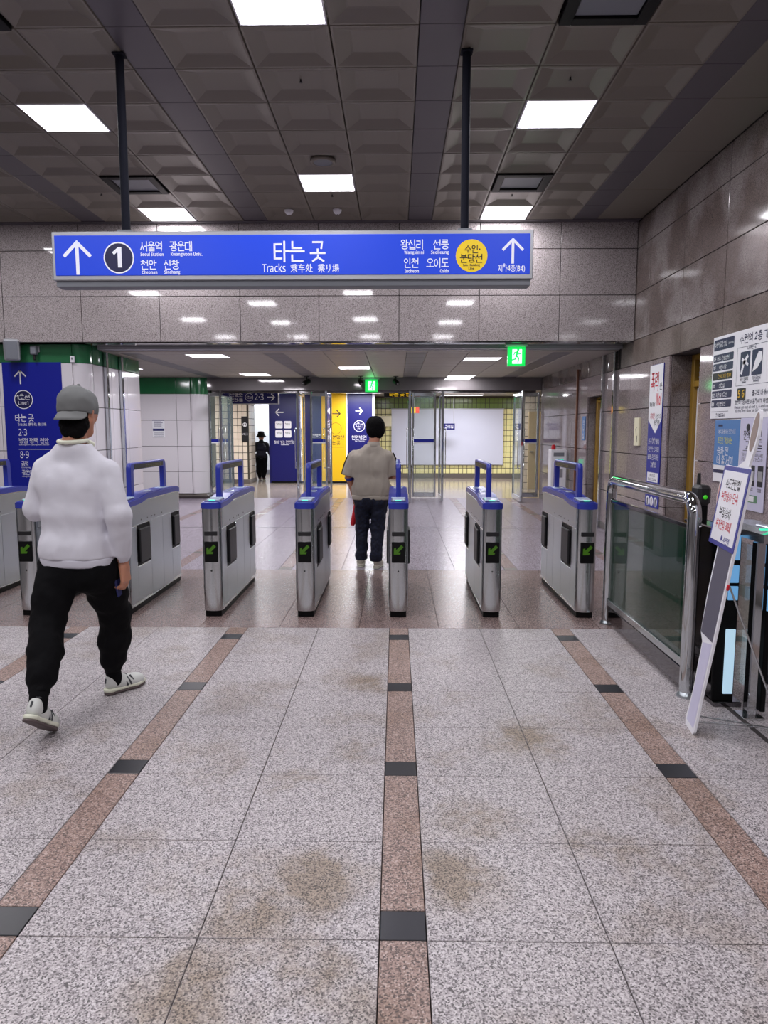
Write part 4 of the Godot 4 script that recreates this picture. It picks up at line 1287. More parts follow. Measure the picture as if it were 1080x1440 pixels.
func build_signs() -> void:
	exit_sign("large green lit exit sign with a running figure under the granite header", Vector3(1.705, 2.475, -10.3), 0.252, 0.272)
	exit_sign("smaller green lit exit sign on the grey beam, above the man in the beige shirt", Vector3(-0.565, 2.43, -16.4), 0.29, 0.28)
	# blue sign on the front column
	var t := flat_sign("column_sign", "tall deep blue direction sign on the white column at the left edge", "sign", Vector3(-5.25, 0.72, -10.318), 0.0, 0.86, 1.82, M.blue_flat, 0.012)
	var w := S()
	var z := 0.0015
	arrow(w, -0.17, 1.61, 0.2, 0.02, 0.0, z)
	disc(w, -0.14, 1.29, 0.135, z, 0.125)
	text(w, "타는 곳", -0.14, 0.985, 0.105, 0.5, true, z, 0.275)
	text(w, "Tracks 乘车处 乗り場", -0.245, 0.912, 0.05, 0, false, z, 0.42)
	text(w, "2·3", -0.24, 0.765, 0.125, 0, false, z, 0.13)
	text(w, "병점 평택 천안", -0.24, 0.668, 0.072, 0, true, z, 0.44)
	text(w, "Byeongjeom Pyeongtaek Cheonan", -0.24, 0.63, 0.024, 0, false, z, 0.44)
	rect(w, -0.25, 0.57, 0.3, 0.575, z)
	text(w, "8·9", -0.235, 0.44, 0.125, 0, false, z, 0.135)
	text(w, "금정", -0.225, 0.335, 0.074, 0, true, z, 0.105)
	text(w, "Geumjeong", -0.225, 0.298, 0.024, 0, false, z, 0.13)
	text(w, "광운대", -0.222, 0.205, 0.074, 0, true, z, 0.17)
	text(w, "Kwangwoon Univ.", -0.222, 0.168, 0.024, 0, false, z, 0.19)
	put(t, "lettering", done(w), M.white)
	w = S()
	disc(w, -0.14, 1.29, 0.125, z + 0.0003)
	put(t, "line_circle", done(w), M.navy)
	w = S()
	text(w, "1호선", -0.14, 1.293, 0.072, 0.5, true, z + 0.0015, 0.2)
	text(w, "Line1", -0.14, 1.215, 0.06, 0.5, false, z + 0.0015, 0.15)
	put(t, "circle_lettering", done(w), M.white)
	# notice on the second column
	t = flat_sign("paper_notice", "small white paper notice with blue lines on the second white column at left", "notice", Vector3(-5.40, 1.40, -16.19), 0.0, 0.28, 0.40, M.white, 0.006)
	w = S()
	rect(w, -0.14, 0.38, 0.14, 0.4, 0.001)
	rect(w, -0.13, 0.15, 0.13, 0.2, 0.001)
	for k in 6:
		rect(w, -0.10, 0.23 + 0.024 * k, 0.10 - 0.03 * (k % 2), 0.24 + 0.024 * k, 0.001)
	for k in 4:
		rect(w, -0.11, 0.03 + 0.026 * k, 0.11, 0.036 + 0.026 * k, 0.001)
	put(t, "print", done(w), M.navy_panel)
	# hanging sign 2·3 beyond the doors
	t = thing("overhead_sign", "blue overhead sign reading 2·3 with a right arrow beyond the glass doors at left", "sign", Vector3(-3.56, 2.215, -18.0))
	put(t, "case", bev(Vector3(1.22, 0.34, 0.12), 0.006), M.alu, Vector3(0, 0.17, -0.07))
	put(t, "face", bev(Vector3(1.18, 0.31, 0.012), 0.002), M.navy_panel, Vector3(0, 0.17, -0.006))
	w = S()
	arrow(w, 0.42, 0.17, 0.2, 0.026, -PI / 2, 0.002)
	text(w, "2·3", 0.13, 0.09, 0.2, 0.5, false, 0.002, 0.24)
	disc(w, -0.13, 0.17, 0.1, 0.002, 0.09)
	text(w, "1호선", -0.13, 0.14, 0.055, 0.5, true, 0.002)
	text(w, "천안", -0.36, 0.19, 0.08, 0.5, true, 0.002)
	text(w, "신창", -0.5, 0.19, 0.08, 0.5, true, 0.002)
	text(w, "서울", -0.36, 0.07, 0.08, 0.5, true, 0.002)
	text(w, "인천", -0.5, 0.07, 0.08, 0.5, true, 0.002)
	put(t, "lettering", done(w), M.white)
	for x in [-0.45, 0.45]:
		var st := S()
		tube_into(st, [Vector3(x, 0.33, -0.07), Vector3(x, 0.43, -0.07)], 0.02, 10)
		put(t, "hanger", done(st), M.rod)
	# navy and yellow pillar claddings
	t = flat_sign("pillar_panel", "tall navy panel with a left arrow and four white squares on the far pillar", "sign panel", Vector3(-3.29, 0.06, -20.98), 0.0, 0.76, 2.56, M.navy_panel, 0.05)
	put(t, "base", bev(Vector3(0.8, 0.06, 0.06), 0.004), M.black, Vector3(0, -0.03, -0.03))
	put(t, "edge_strip", bev(Vector3(0.05, 2.56, 0.06), 0.004), M.board, Vector3(0.42, 1.28, -0.03))
	w = S()
	arrow(w, -0.13, 2.02, 0.24, 0.03, PI / 2, 0.002)
	for i in 2:
		for j in 2:
			shape2(w, rounded(0.215, 0.215, 0.03, 4, -0.15 + 0.255 * i, 1.66 - 0.265 * j), 0.002)
	text(w, "찾아 가는 편안함!", 0.0, 1.11, 0.095, 0.5, true, 0.002, 0.6)
	rect(w, -0.1, 1.065, 0.14, 1.078, 0.002)
	put(t, "lettering", done(w), M.white)
	w = S()
	for i in 2:
		for j in 2:
			text(w, "화장실", -0.15 + 0.255 * i, 1.65 - 0.265 * j, 0.06, 0.5, true, 0.004, 0.15)
	put(t, "square_lettering", done(w), M.black_text)
	t = flat_sign("pillar_panel", "narrow navy panel left of the yellow one, seen through the glass doors", "sign panel", Vector3(-2.33, 0.06, -20.98), 0.0, 0.3, 2.56, M.navy_panel, 0.05)
	put(t, "base", bev(Vector3(0.3, 0.06, 0.06), 0.004), M.black, Vector3(0, -0.03, -0.03))
	w = S()
	text(w, "천안방면", -0.02, 1.3, 0.1, 0.5, true, 0.002, 0.26)
	text(w, "타는 곳", 0.0, 1.15, 0.07, 0.5, true, 0.002, 0.2)
	put(t, "lettering", done(w), M.white)
	t = flat_sign("pillar_panel", "tall yellow panel with dark Korean lettering beside the man in the beige shirt", "sign panel", Vector3(-1.83, 0.06, -20.98), 0.0, 0.72, 2.56, M.yellow, 0.05)
	put(t, "base", bev(Vector3(0.74, 0.06, 0.06), 0.004), M.black, Vector3(0, -0.03, -0.03))
	put(t, "edge_strip", bev(Vector3(0.04, 2.56, 0.06), 0.004), M.white, Vector3(0.38, 1.28, -0.03))
	w = S()
	arrow(w, 0.08, 1.98, 0.24, 0.03, -PI / 2, 0.002)
	disc(w, 0.06, 1.55, 0.17, 0.002, 0.16)
	text(w, "수인분당선", 0.02, 1.24, 0.12, 0.5, true, 0.002, 0.6)
	text(w, "타는 곳", 0.02, 1.08, 0.12, 0.5, true, 0.002, 0.34)
	rect(w, -0.2, 1.0, 0.3, 1.012, 0.002)
	put(t, "lettering", done(w), M.black_text)
	t = flat_sign("pillar_panel", "tall navy panel with a right arrow, beside the head of the man in beige", "sign panel", Vector3(-1.06, 0.06, -20.98), 0.0, 0.72, 2.56, M.navy_panel, 0.05)
	put(t, "base", bev(Vector3(0.74, 0.06, 0.06), 0.004), M.black, Vector3(0, -0.03, -0.03))
	put(t, "edge_strip", bev(Vector3(0.08, 2.56, 0.06), 0.004), M.board, Vector3(0.4, 1.28, -0.03))
	w = S()
	arrow(w, -0.02, 2.06, 0.22, 0.028, -PI / 2, 0.002)
	disc(w, -0.02, 1.62, 0.165, 0.002, 0.152)
	text(w, "1호선", -0.02, 1.6, 0.12, 0.5, true, 0.002, 0.24)
	text(w, "Line 1", -0.02, 1.53, 0.055, 0.5, false, 0.002, 0.1)
	text(w, "천안방면", -0.02, 1.23, 0.125, 0.5, true, 0.002, 0.44)
	text(w, "For Cheonan", 0.0, 1.165, 0.045, 0.5, false, 0.002, 0.28)
	put(t, "lettering", done(w), M.white)
	struct("wall_panel_core", bev(Vector3(3.1, 2.6, 0.5), 0.01), M.navy_panel, Vector3(-2.2, 1.3, -21.3))
	# black wall sign and lit advert by the corridor
	t = flat_sign("pictogram_sign", "narrow black sign with white pictogram on the edge of the cream tiled pillar", "sign", Vector3(-4.42, 1.22, -20.86), 0.0, 0.2, 0.74, M.dark, 0.03)
	w = S()
	disc(w, 0.0, 0.50, 0.06, 0.002, 0.048, 16)
	disc(w, 0.0, 0.53, 0.018, 0.002, 0.0, 10)
	rect(w, -0.025, 0.46, 0.025, 0.51, 0.002)
	text(w, "나가는 곳", 0.0, 0.2, 0.06, 0.5, true, 0.002, 0.16)
	put(t, "lettering", done(w), M.white)
	t = flat_sign("lit_advert", "pale lit advert with a green foot on the corridor wall beyond the distant person", "advertisement", Vector3(-3.99, 0.62, -25.115), 0.0, 0.55, 1.55, M.screen_image_pale, 0.03)
	w = S()
	shape2(w, PackedVector2Array([Vector2(-0.27, 0.02), Vector2(0.27, 0.02), Vector2(0.27, 0.22), Vector2(0.0, 0.42), Vector2(-0.27, 0.5)]), 0.002)
	put(t, "green_foot", done(w), glow(rgb(150, 200, 30), 0.6, rgb(140, 190, 30)))
	w = S()
	for k in 4:
		rect(w, -0.18, 0.75 + 0.17 * k, 0.2 - 0.06 * (k % 2), 0.83 + 0.17 * k, 0.002)
	put(t, "print", done(w), glow(rgb(110, 160, 220), 0.5, rgb(110, 150, 210)))
	# blank board on the far wall
	t = flat_sign("blank_board", "large blank white board on the yellow tiled far wall beyond the glass doors", "board", Vector3(1.66, 0.44, -23.22), 0.0, 3.62, 1.8, M.board, 0.05)
	w = S()
	for k in 2:
		var e := S()
		box_into(e, Vector3(0, 0.0 + 1.8 * k, -0.02), Vector3(3.66, 0.03, 0.07), 0.006)
		put(t, "frame_rail", done(e), M.alu)
	t = flat_sign("room_label", "small dark blue label plate over the left part of the blank white board", "sign", Vector3(1.66, 1.57, -22.6), 0.0, 0.38, 0.2, M.navy_panel, 0.03)
	w = S()
	text(w, "화장실", 0.02, 0.06, 0.1, 0.5, true, 0.002, 0.26)
	put(t, "lettering", done(w), M.white)
	for x in [-0.15, 0.15]:
		var e := S()
		tube_into(e, [Vector3(x, 0.2, -0.015), Vector3(x, 1.1, -0.015)], 0.006, 6)
		put(t, "hanger", done(e), M.alu)
	t = thing("wall_box", "grey metal box high on the far tiled wall, just right of the navy panel", "cabinet", Vector3(-0.36, 1.85, -23.1))
	put(t, "body", bev(Vector3(0.42, 0.34, 0.2), 0.01), M.cream)
	put(t, "door", bev(Vector3(0.36, 0.28, 0.01), 0.003), M.cream, Vector3(0, 0, 0.103))
	# lit exit-number sign hanging beyond the doors
	t = thing("number_sign", "small lit yellow and red hanging sign beyond the middle glass doors", "sign", Vector3(0.5, 2.12, -20.0))
	put(t, "yellow_face", bev(Vector3(0.2, 0.17, 0.05), 0.004), glow(rgb(235, 215, 60), 0.8, rgb(220, 200, 60)), Vector3(-0.06, 0, 0))
	put(t, "red_face", bev(Vector3(0.1, 0.17, 0.05), 0.004), glow(rgb(230, 70, 50), 0.8, rgb(220, 60, 50)), Vector3(0.092, 0, 0))
	var hg := S()
	tube_into(hg, [Vector3(0, 0.08, 0), Vector3(0, 0.55, 0)], 0.008, 8)
	put(t, "hanger", done(hg), M.alu)
	t = thing("led_board", "dark LED text board with yellow letters hanging beyond the transom over the man in beige", "sign", Vector3(0.25, 2.36, -17.6))
	put(t, "case", bev(Vector3(1.1, 0.17, 0.08), 0.006), M.dark, Vector3(0, 0.085, 0))
	w = S()
	text(w, "타는 곳 안내", -0.1, 0.035, 0.1, 0.5, true, 0.042, 0.62)
	put(t, "lettering", done(w), glow(rgb(230, 190, 20), 0.7, rgb(210, 170, 20)))
	var hg2 := S()
	for x in [-0.4, 0.4]:
		tube_into(hg2, [Vector3(x, 0.16, 0), Vector3(x, 0.3, 0)], 0.01, 8)
	put(t, "hanger", done(hg2), M.alu)

	# --- right wall, facing -x (local x runs towards the viewer)
	var q := -PI / 2
	t = flat_sign("wall_banner", "narrow vertical white and blue banner with red Korean heading between the doorway and the railing", "banner", Vector3(WALL_X - 0.012, 0.58, -9.2), q, 0.47, 1.82, M.blue_flat, 0.01)
	w = S()
	shape2(w, PackedVector2Array([Vector2(-0.23, 1.815), Vector2(-0.23, 1.12), Vector2(0.03, 0.95), Vector2(0.23, 1.12), Vector2(0.23, 1.815)]), 0.001)
	put(t, "white_ground", done(w), M.white)
	w = S()
	text(w, "폭력", -0.04, 1.5, 0.235, 0.5, true, 0.002, 0.28)
	text(w, "No!", 0.12, 1.29, 0.19, 0.5, true, 0.002, 0.17)
	text(w, "제 지원", -0.08, 1.14, 0.075, 0.5, true, 0.002, 0.16)
	put(t, "red_lettering", done(w), M.red_text)
	w = S()
	text(w, "은", 0.17, 1.5, 0.09, 0.5, true, 0.002)
	text(w, "No! No!", -0.1, 1.29, 0.07, 0.5, true, 0.002, 0.19)
	text(w, "나눔으로", 0.12, 1.14, 0.06, 0.5, false, 0.002, 0.18)
	text(w, "가득하기!", 0.07, 1.05, 0.075, 0.5, true, 0.002, 0.2)
	put(t, "dark_lettering", done(w), M.black_text)
	w = S()
	text(w, "모두가 행복한 세상을", 0.0, 0.82, 0.07, 0.5, true, 0.002, 0.38)
	text(w, "폭언 없는 고객응대", 0.0, 0.72, 0.07, 0.5, true, 0.002, 0.38)
	text(w, "배려와 존중의 마음", 0.0, 0.62, 0.07, 0.5, true, 0.002, 0.38)
	text(w, "함께해요!", 0.02, 0.52, 0.07, 0.5, true, 0.002, 0.2)
	rect(w, -0.19, 0.33, 0.19, 0.45, 0.001)
	text(w, "한국철도", 0.0, 0.22, 0.06, 0.5, true, 0.002, 0.2)
	for k in 3:
		disc(w, -0.14 + 0.14 * k, 0.08, 0.062, 0.001)
	put(t, "white_lettering", done(w), M.white)
	w = S()
	for k in 3:
		disc(w, -0.14 + 0.14 * k, 0.1, 0.02, 0.002, 0.0, 12)
		ribbon(w, [Vector2(-0.14 + 0.14 * k, 0.08), Vector2(-0.14 + 0.14 * k, 0.04)], 0.035, 0.002)
	text(w, "상담 및 신고", 0.0, 0.40, 0.035, 0.5, true, 0.002)
	text(w, "철도경찰", 0.0, 0.35, 0.032, 0.5, false, 0.002, 0.3)
	put(t, "figures", done(w), M.navy)
	t = flat_sign("meter_box", "small cream control box with a dark lever on the polished wall left of the banner", "control box", Vector3(WALL_X - 0.03, 1.36, -9.83), q, 0.19, 0.38, M.cream, 0.03)
	w = S()
	ribbon(w, [Vector2(0.0, 0.16), Vector2(-0.03, 0.22), Vector2(0.01, 0.25)], 0.012, 0.001)
	ribbon(w, [Vector2(0.02, 0.06), Vector2(0.02, 0.12)], 0.03, 0.001)
	put(t, "lever", done(w), M.dark)

	t = flat_sign("floor_guide", "large white floor guide board with navy rows and pictograms on the right wall", "board", Vector3(WALL_X - 0.015, 1.69, -6.6), q, 1.98, 0.83, M.white, 0.012)
	w = S()
	var nv := [[0.69, 0.80, -0.97, -0.53]]
	for k in 6:
		nv.append([0.575 - 0.092 * k, 0.65 - 0.092 * k, -0.97, -0.53])
	for r in nv:
		shape2(w, rounded(r[3] - r[2], r[1] - r[0], 0.012, 3, (r[2] + r[3]) * 0.5, (r[0] + r[1]) * 0.5), 0.001)
	for k in 2:
		shape2(w, rounded(0.19, 0.235, 0.012, 3, -0.29 + 0.225 * k, 0.505), 0.001)
	for k in 2:
		var e := 0.55
		rect(w, -0.45, 0.305 + 0.36 * k, 0.3 + e, 0.309 + 0.36 * k, 0.001)
	rect(w, -0.452, 0.305, -0.448, 0.669, 0.001)
	rect(w, -0.97, 0.07, -0.58, 0.074, 0.001)
	text(w, "수원역 2층 가는 길 안내", -0.42, 0.705, 0.085, 0, true, 0.001, 0.95)
	text(w, "나가는 곳", -0.17, 0.635, 0.04, 0.5, true, 0.002)
	text(w, "버스 정류장", -0.29, 0.35, 0.034, 0.5, true, 0.002, 0.16)
	text(w, "기차 타는곳", -0.06, 0.35, 0.034, 0.5, true, 0.002, 0.16)
	text(w, "Buses", -0.29, 0.325, 0.025, 0.5, true, 0.002)
	text(w, "Railway", -0.06, 0.325, 0.025, 0.5, true, 0.002)
	text(w, "출구로 나가서", -0.12, 0.205, 0.05, 0, true, 0.002, 0.3)
	text(w, "2번역 1층으로 이동하시기 바랍니다", -0.45, 0.13, 0.045, 0, true, 0.002, 0.72)
	text(w, "Please go out at exit 5, 6 and move", -0.45, 0.085, 0.035, 0, false, 0.002, 0.7)
	text(w, "to the first floor of Suwon station", -0.43, 0.05, 0.035, 0, false, 0.002, 0.66)
	text(w, "한국철도공사", -0.85, 0.02, 0.035, 0, true, 0.002)
	put(t, "navy_print", done(w), M.navy)
	w = S()
	rect(w, -0.968, 0.391, -0.532, 0.465, 0.0014)
	shape2(w, rounded(0.17, 0.115, 0.01, 3, -0.33, 0.225), 0.001)
	put(t, "black_print", done(w), M.dark)
	w = S()
	text(w, "수원역 종합 안내", -0.95, 0.725, 0.055, 0, true, 0.002, 0.27)
	text(w, "Information", -0.65, 0.73, 0.028, 0, false, 0.002, 0.11)
	var rowtext := ["버스 환승센터", "역전시장", "", "대합실", "지하철 1호선", "수인분당선"]
	for k in 6:
		if k != 2:
			text(w, ["2F", "1F", "", "B1", "B2", "B4"][k], -0.96, 0.588 - 0.092 * k, 0.045, 0, true, 0.002)
			text(w, rowtext[k], -0.75, 0.59 - 0.092 * k, 0.042, 0.5, true, 0.002)
	# bus and train pictograms
	ribbon(w, [Vector2(-0.35, 0.43), Vector2(-0.31, 0.52), Vector2(-0.25, 0.57)], 0.035, 0.002)
	ribbon(w, [Vector2(-0.34, 0.55), Vector2(-0.24, 0.5)], 0.03, 0.002)
	shape2(w, PackedVector2Array([Vector2(-0.14, 0.42), Vector2(-0.1, 0.52), Vector2(-0.04, 0.6), Vector2(0.02, 0.59), Vector2(0.02, 0.52), Vector2(-0.05, 0.45)]), 0.002)
	put(t, "white_print", done(w), M.white)
	w = S()
	text(w, "5 6", -0.33, 0.19, 0.085, 0.5, true, 0.002, 0.13)
	text(w, "현 위치 지하 1층 B1", -0.7, 0.41, 0.038, 0.5, true, 0.003, 0.28)
	put(t, "yellow_print", done(w), M.yellow)
	t = flat_sign("wall_poster", "blue poster with white Korean lettering under the left end of the floor guide board", "poster", Vector3(WALL_X - 0.013, 1.05, -7.18), q, 0.55, 0.63, M.white, 0.008)
	w = S()
	rect(w, -0.275, 0.17, 0.265, 0.625, 0.001)
	put(t, "blue_ground", done(w), M.poster_blue)
	w = S()
	text(w, "승차 전", -0.2, 0.28, 0.085, 0, true, 0.002, 0.25)
	text(w, "네 줄 서기", -0.2, 0.19, 0.085, 0, true, 0.002, 0.36)
	text(w, "에스컬레이터 안전이용", -0.2, 0.49, 0.05, 0, false, 0.002, 0.38)
	put(t, "white_lettering", done(w), M.white)
	w = S()
	text(w, "포근한 객실에는", -0.2, 0.395, 0.06, 0, true, 0.002, 0.32)
	put(t, "yellow_lettering", done(w), mat(rgb(220, 222, 130), 0.5))
	w = S()
	rect(w, -0.27, 0.09, 0.0, 0.125, 0.001)
	rect(w, -0.2, 0.56, -0.1, 0.58, 0.002)
	put(t, "navy_print", done(w), M.navy)
	t = flat_sign("wall_poster", "lilac poster with small black machine pictures under the floor guide board, behind the cut-out figure", "poster", Vector3(WALL_X - 0.013, 0.83, -6.66), q, 0.5, 0.86, M.poster_lilac, 0.008)
	w = S()
	text(w, "잔액 또 확인", -0.18, 0.66, 0.085, 0, true, 0.001, 0.34)
	text(w, "교통카드", -0.14, 0.565, 0.085, 0, true, 0.001, 0.32)
	rect(w, -0.18, 0.55, 0.16, 0.555, 0.001)
	text(w, "하차 시에는 반드시 찍어 주세요", -0.2, 0.50, 0.035, 0, false, 0.001, 0.4)
	text(w, "환승은 다섯 번까지 가능합니다", -0.2, 0.46, 0.035, 0, false, 0.001, 0.4)
	for k in 2:
		rect(w, -0.03 + 0.15 * k, 0.23, 0.07 + 0.15 * k, 0.42, 0.001)
		text(w, "정상", 0.02 + 0.15 * k, 0.185, 0.035, 0.5, true, 0.001)
	disc(w, -0.1, 0.77, 0.035, 0.001)
	put(t, "print", done(w), M.black_text)
	w = S()
	for k in 2:
		rect(w, -0.02 + 0.15 * k, 0.28, 0.06 + 0.15 * k, 0.37, 0.002)
	put(t, "picture", done(w), M.alu)
	w = S()
	shape2(w, rounded(0.28, 0.07, 0.012, 3, 0.0, 0.11), 0.001)
	put(t, "green_label", done(w), mat(rgb(96, 140, 110), 0.5))
	w = S()
	rect(w, -0.11, 0.085, 0.08, 0.135, 0.002)
	put(t, "label_ground", done(w), M.white)
	t = flat_sign("wall_plate", "narrow blue plate on the polished wall before the far doorway", "sign", Vector3(WALL_X - 0.012, 1.39, -12.66), q, 0.2, 0.42, M.poster_blue, 0.008)
	w = S()
	text(w, "역", 0, 0.26, 0.1, 0.5, true, 0.001)
	text(w, "무", 0, 0.15, 0.1, 0.5, true, 0.001)
	text(w, "실", 0, 0.04, 0.1, 0.5, true, 0.001)
	put(t, "lettering", done(w), M.white)

# ---------------------------------------------------------------- things on the ceilings and the beam
func air_vent(x: float, z: float, label: String) -> void:
	var t := thing("air_vent", label, "air vent", Vector3(x, CEIL, z), 0.0, "dark framed air vents")
	var st := S()
	for s in [-1.0, 1.0]:
		box_into(st, Vector3(s * 0.262, 0.0, 0), Vector3(0.085, 0.04, 0.58), 0.004)
		box_into(st, Vector3(0, 0.0, s * 0.2475), Vector3(0.44, 0.04, 0.085), 0.004)
	put(t, "frame", done(st), M.black)
	put(t, "plate", bev(Vector3(0.43, 0.02, 0.40), 0.004), M.grey, Vector3(0, 0.008, 0))

func build_ceiling_fittings() -> void:
	air_vent(col_x(-2, 1), ROW0 - 6 * ROW, "dark framed air vent in the ceiling beside the left sign pole")
	air_vent(col_x(0, 1), ROW0 - 6 * ROW, "dark framed air vent in the ceiling at right, farther one, between two lit panels")
	air_vent(col_x(0, 1), ROW0, "dark framed air vent cut by the top edge of the photo at right")
	air_vent(col_x(-2, 1), ROW0, "dark framed air vent in the ceiling at the top left corner of the photo")
	var t := thing("ceiling_speaker", "round grey ceiling speaker grille just before the middle lit panel", "speaker", Vector3(-0.785, CEIL, -7.94))
	var st := S()
	lathe_into(st, [Vector2(0, 0.016), Vector2(0.085, 0.012), Vector2(0.1, 0.006), Vector2(0.105, 0.03), Vector2(0, 0.03)], Transform3D(Basis.IDENTITY, Vector3(0, -0.005, 0)), 24)
	put(t, "grille", done(st), M.grey)
	st = S()
	lathe_into(st, [Vector2(0.1, 0.0), Vector2(0.12, -0.003), Vector2(0.135, 0.005), Vector2(0.135, 0.03), Vector2(0.1, 0.03), Vector2(0.1, 0.0)], Transform3D.IDENTITY, 24)
	put(t, "rim", done(st), M.ceiling)
	for d in [[-1.41, -9.69, "round white smoke detector left of the pair above the hanging sign"], [-0.775, -9.68, "round white smoke detector right of the pair above the hanging sign"]]:
		t = thing("smoke_detector", d[2], "smoke detector", Vector3(d[0], CEIL + 0.03, d[1]), 0.0, "smoke detectors")
		st = S()
		lathe_into(st, [Vector2(0, -0.055), Vector2(0.025, -0.052), Vector2(0.045, -0.035), Vector2(0.055, -0.02), Vector2(0.06, 0.0), Vector2(0.06, 0.006), Vector2(0, 0.006)], Transform3D.IDENTITY, 18)
		put(t, "body", done(st), M.white)
		put(t, "sensor", bev(Vector3(0.016, 0.01, 0.016), 0.004), M.dark, Vector3(0, -0.057, 0))
	for d in [[-0.79, -6.21, "sprinkler head in the ceiling above the middle of the hanging sign, nearer one"], [1.419, -6.21, "sprinkler head in the ceiling just before the lit panel at right"], [-3.6, -9.0, "sprinkler head in the ceiling near the left vent"], [-0.79, -9.1, "sprinkler head in the ceiling behind the middle lit panel"], [1.414, -9.12, "sprinkler head in the ceiling behind the right air vent"]]:
		t = thing("sprinkler", d[2], "sprinkler", Vector3(d[0], CEIL + 0.05, d[1]), 0.0, "ceiling sprinklers")
		st = S()
		lathe_into(st, [Vector2(0, -0.006), Vector2(0.02, -0.004), Vector2(0.026, 0.002), Vector2(0, 0.004)], Transform3D.IDENTITY, 14)
		put(t, "escutcheon", done(st), M.alu)
		st = S()
		lathe_into(st, [Vector2(0, -0.034), Vector2(0.014, -0.033), Vector2(0.014, -0.03), Vector2(0.006, -0.028), Vector2(0.007, -0.006), Vector2(0, -0.006)], Transform3D.IDENTITY, 12)
		put(t, "head", done(st), M.dark)
	for d in [[-2.0, 2.66, -16.0, -0.5, "black camera on the grey beam, left one, over the left glass doors"], [0.0, 2.66, -16.0, 0.4, "black camera on the grey beam right of the small exit sign"], [-0.78, 2.66, -15.9, 0.2, "black dome camera on the low ceiling left of the small exit sign"]]:
		t = thing("security_camera", d[4], "camera", Vector3(d[0], d[1], d[2]), d[3], "black cameras at the beam")
		put(t, "bracket", bev(Vector3(0.03, 0.12, 0.03), 0.005), M.black, Vector3(0, 0.04, -0.02))
		put(t, "base", bev(Vector3(0.1, 0.02, 0.08), 0.005), M.black, Vector3(0, 0.09, -0.02))
		var cs := S()
		var xf := Transform3D(Basis(Vector3(1, 0, 0), PI / 2 + 0.35), Vector3(0, -0.04, 0))
		lathe_into(cs, [Vector2(0, -0.11), Vector2(0.05, -0.11), Vector2(0.055, -0.1), Vector2(0.055, 0.08), Vector2(0.04, 0.11), Vector2(0, 0.11)], xf, 16)
		put(t, "housing", done(cs), M.black)
		cs = S()
		lathe_into(cs, [Vector2(0, 0.122), Vector2(0.02, 0.12), Vector2(0.03, 0.112), Vector2(0.03, 0.1)], xf, 14)
		put(t, "lens", done(cs), M.chrome_dark)
	# speaker and small lamp on the left column
	t = thing("wall_speaker", "grey slanted box loudspeaker on the green band at the top left", "speaker", Vector3(-5.42, 2.70, -10.14), 0.35)
	var tilt := Basis(Vector3(1, 0, 0), 0.2)
	put(t, "case", bev(Vector3(0.2, 0.29, 0.15), 0.015), M.alu, Vector3.ZERO, tilt)
	put(t, "grille", bev(Vector3(0.16, 0.25, 0.01), 0.004), M.grey, tilt * Vector3(0, 0, 0.077), tilt)
	put(t, "bracket", bev(Vector3(0.05, 0.1, 0.14), 0.006), M.dark, Vector3(0.03, 0, -0.12))
	t = thing("wall_detector", "small grey detector with a bracket on the green band right of the loudspeaker", "detector", Vector3(-5.17, 2.70, -10.26))
	put(t, "body", bev(Vector3(0.085, 0.12, 0.08), 0.012), M.grey)
	put(t, "knuckle", bev(Vector3(0.03, 0.08, 0.03), 0.006), M.dark, Vector3(0, -0.09, 0))
	put(t, "back_plate", bev(Vector3(0.1, 0.08, 0.03), 0.005), M.alu, Vector3(0.01, 0.02, -0.045))
	t = thing("junction_plate", "small white switch plate on the column edge under the green band", "switch", Vector3(-4.64, 2.58, -10.30))
	put(t, "plate", bev(Vector3(0.06, 0.09, 0.03), 0.006), M.white)
	put(t, "button", bev(Vector3(0.02, 0.03, 0.01), 0.003), M.grey, Vector3(0, 0.01, 0.018))

# ---------------------------------------------------------------- railing, help point, cut-out figure, wide gate
func build_rail() -> void:
	var t := thing("glass_railing", "polished steel tube railing with a dark green glass panel right of the gates", "railing", Vector3(1.73, 0, 0))
	var za := -5.72
	var zb := -4.12
	var r := 0.039
	var top := 1.215
	var path := [Vector3(0, 0, za), Vector3(0, top - 0.14, za)]
	for k in 19:
		var a := PI * 0.5 * k / 18.0
		path.append(Vector3(0, top - 0.14 + 0.105 * sin(a), za + 0.105 * (1.0 - cos(a))))
	for k in 19:
		var a := PI * 0.5 * k / 18.0
		path.append(Vector3(0, top - 0.14 + 0.105 * cos(a), zb - 0.105 + 0.105 * sin(a)))
	path.append(Vector3(0, 0, zb))
	var st := S()
	tube_into(st, path, r, 40)
	put(t, "tube_frame", done(st), M.chrome)
	for z in [za, zb]:
		st = S()
		lathe_into(st, [Vector2(r, 0.03), Vector2(0.05, 0.015), Vector2(0.055, 0.0), Vector2(0, 0.0)], Transform3D(Basis.IDENTITY, Vector3(0, 0, z)), 36)
		put(t, "foot_flange", done(st), M.steel_side)
	var l := zb - za - 0.07
	var zc := (za + zb) * 0.5
	put(t, "glass_panel", bev(Vector3(0.012, 0.80, l), 0.002), M.glass_green, Vector3(0, 0.61, zc))
	put(t, "top_rail", bev(Vector3(0.03, 0.03, l), 0.004), M.chrome_dark, Vector3(0, 1.015, zc))
	put(t, "bottom_rail", bev(Vector3(0.035, 0.05, l), 0.004), M.steel, Vector3(0, 0.19, zc))
	put(t, "base_channel", bev(Vector3(0.03, 0.12, l), 0.004), M.chrome_dark, Vector3(0.0, 0.1, zc))
	for y in [1.015, 0.2]:
		for z in [za + 0.03, zb - 0.03]:
			put(t, "bracket", bev(Vector3(0.04, 0.04, 0.03), 0.006), M.chrome, Vector3(0, y, z))

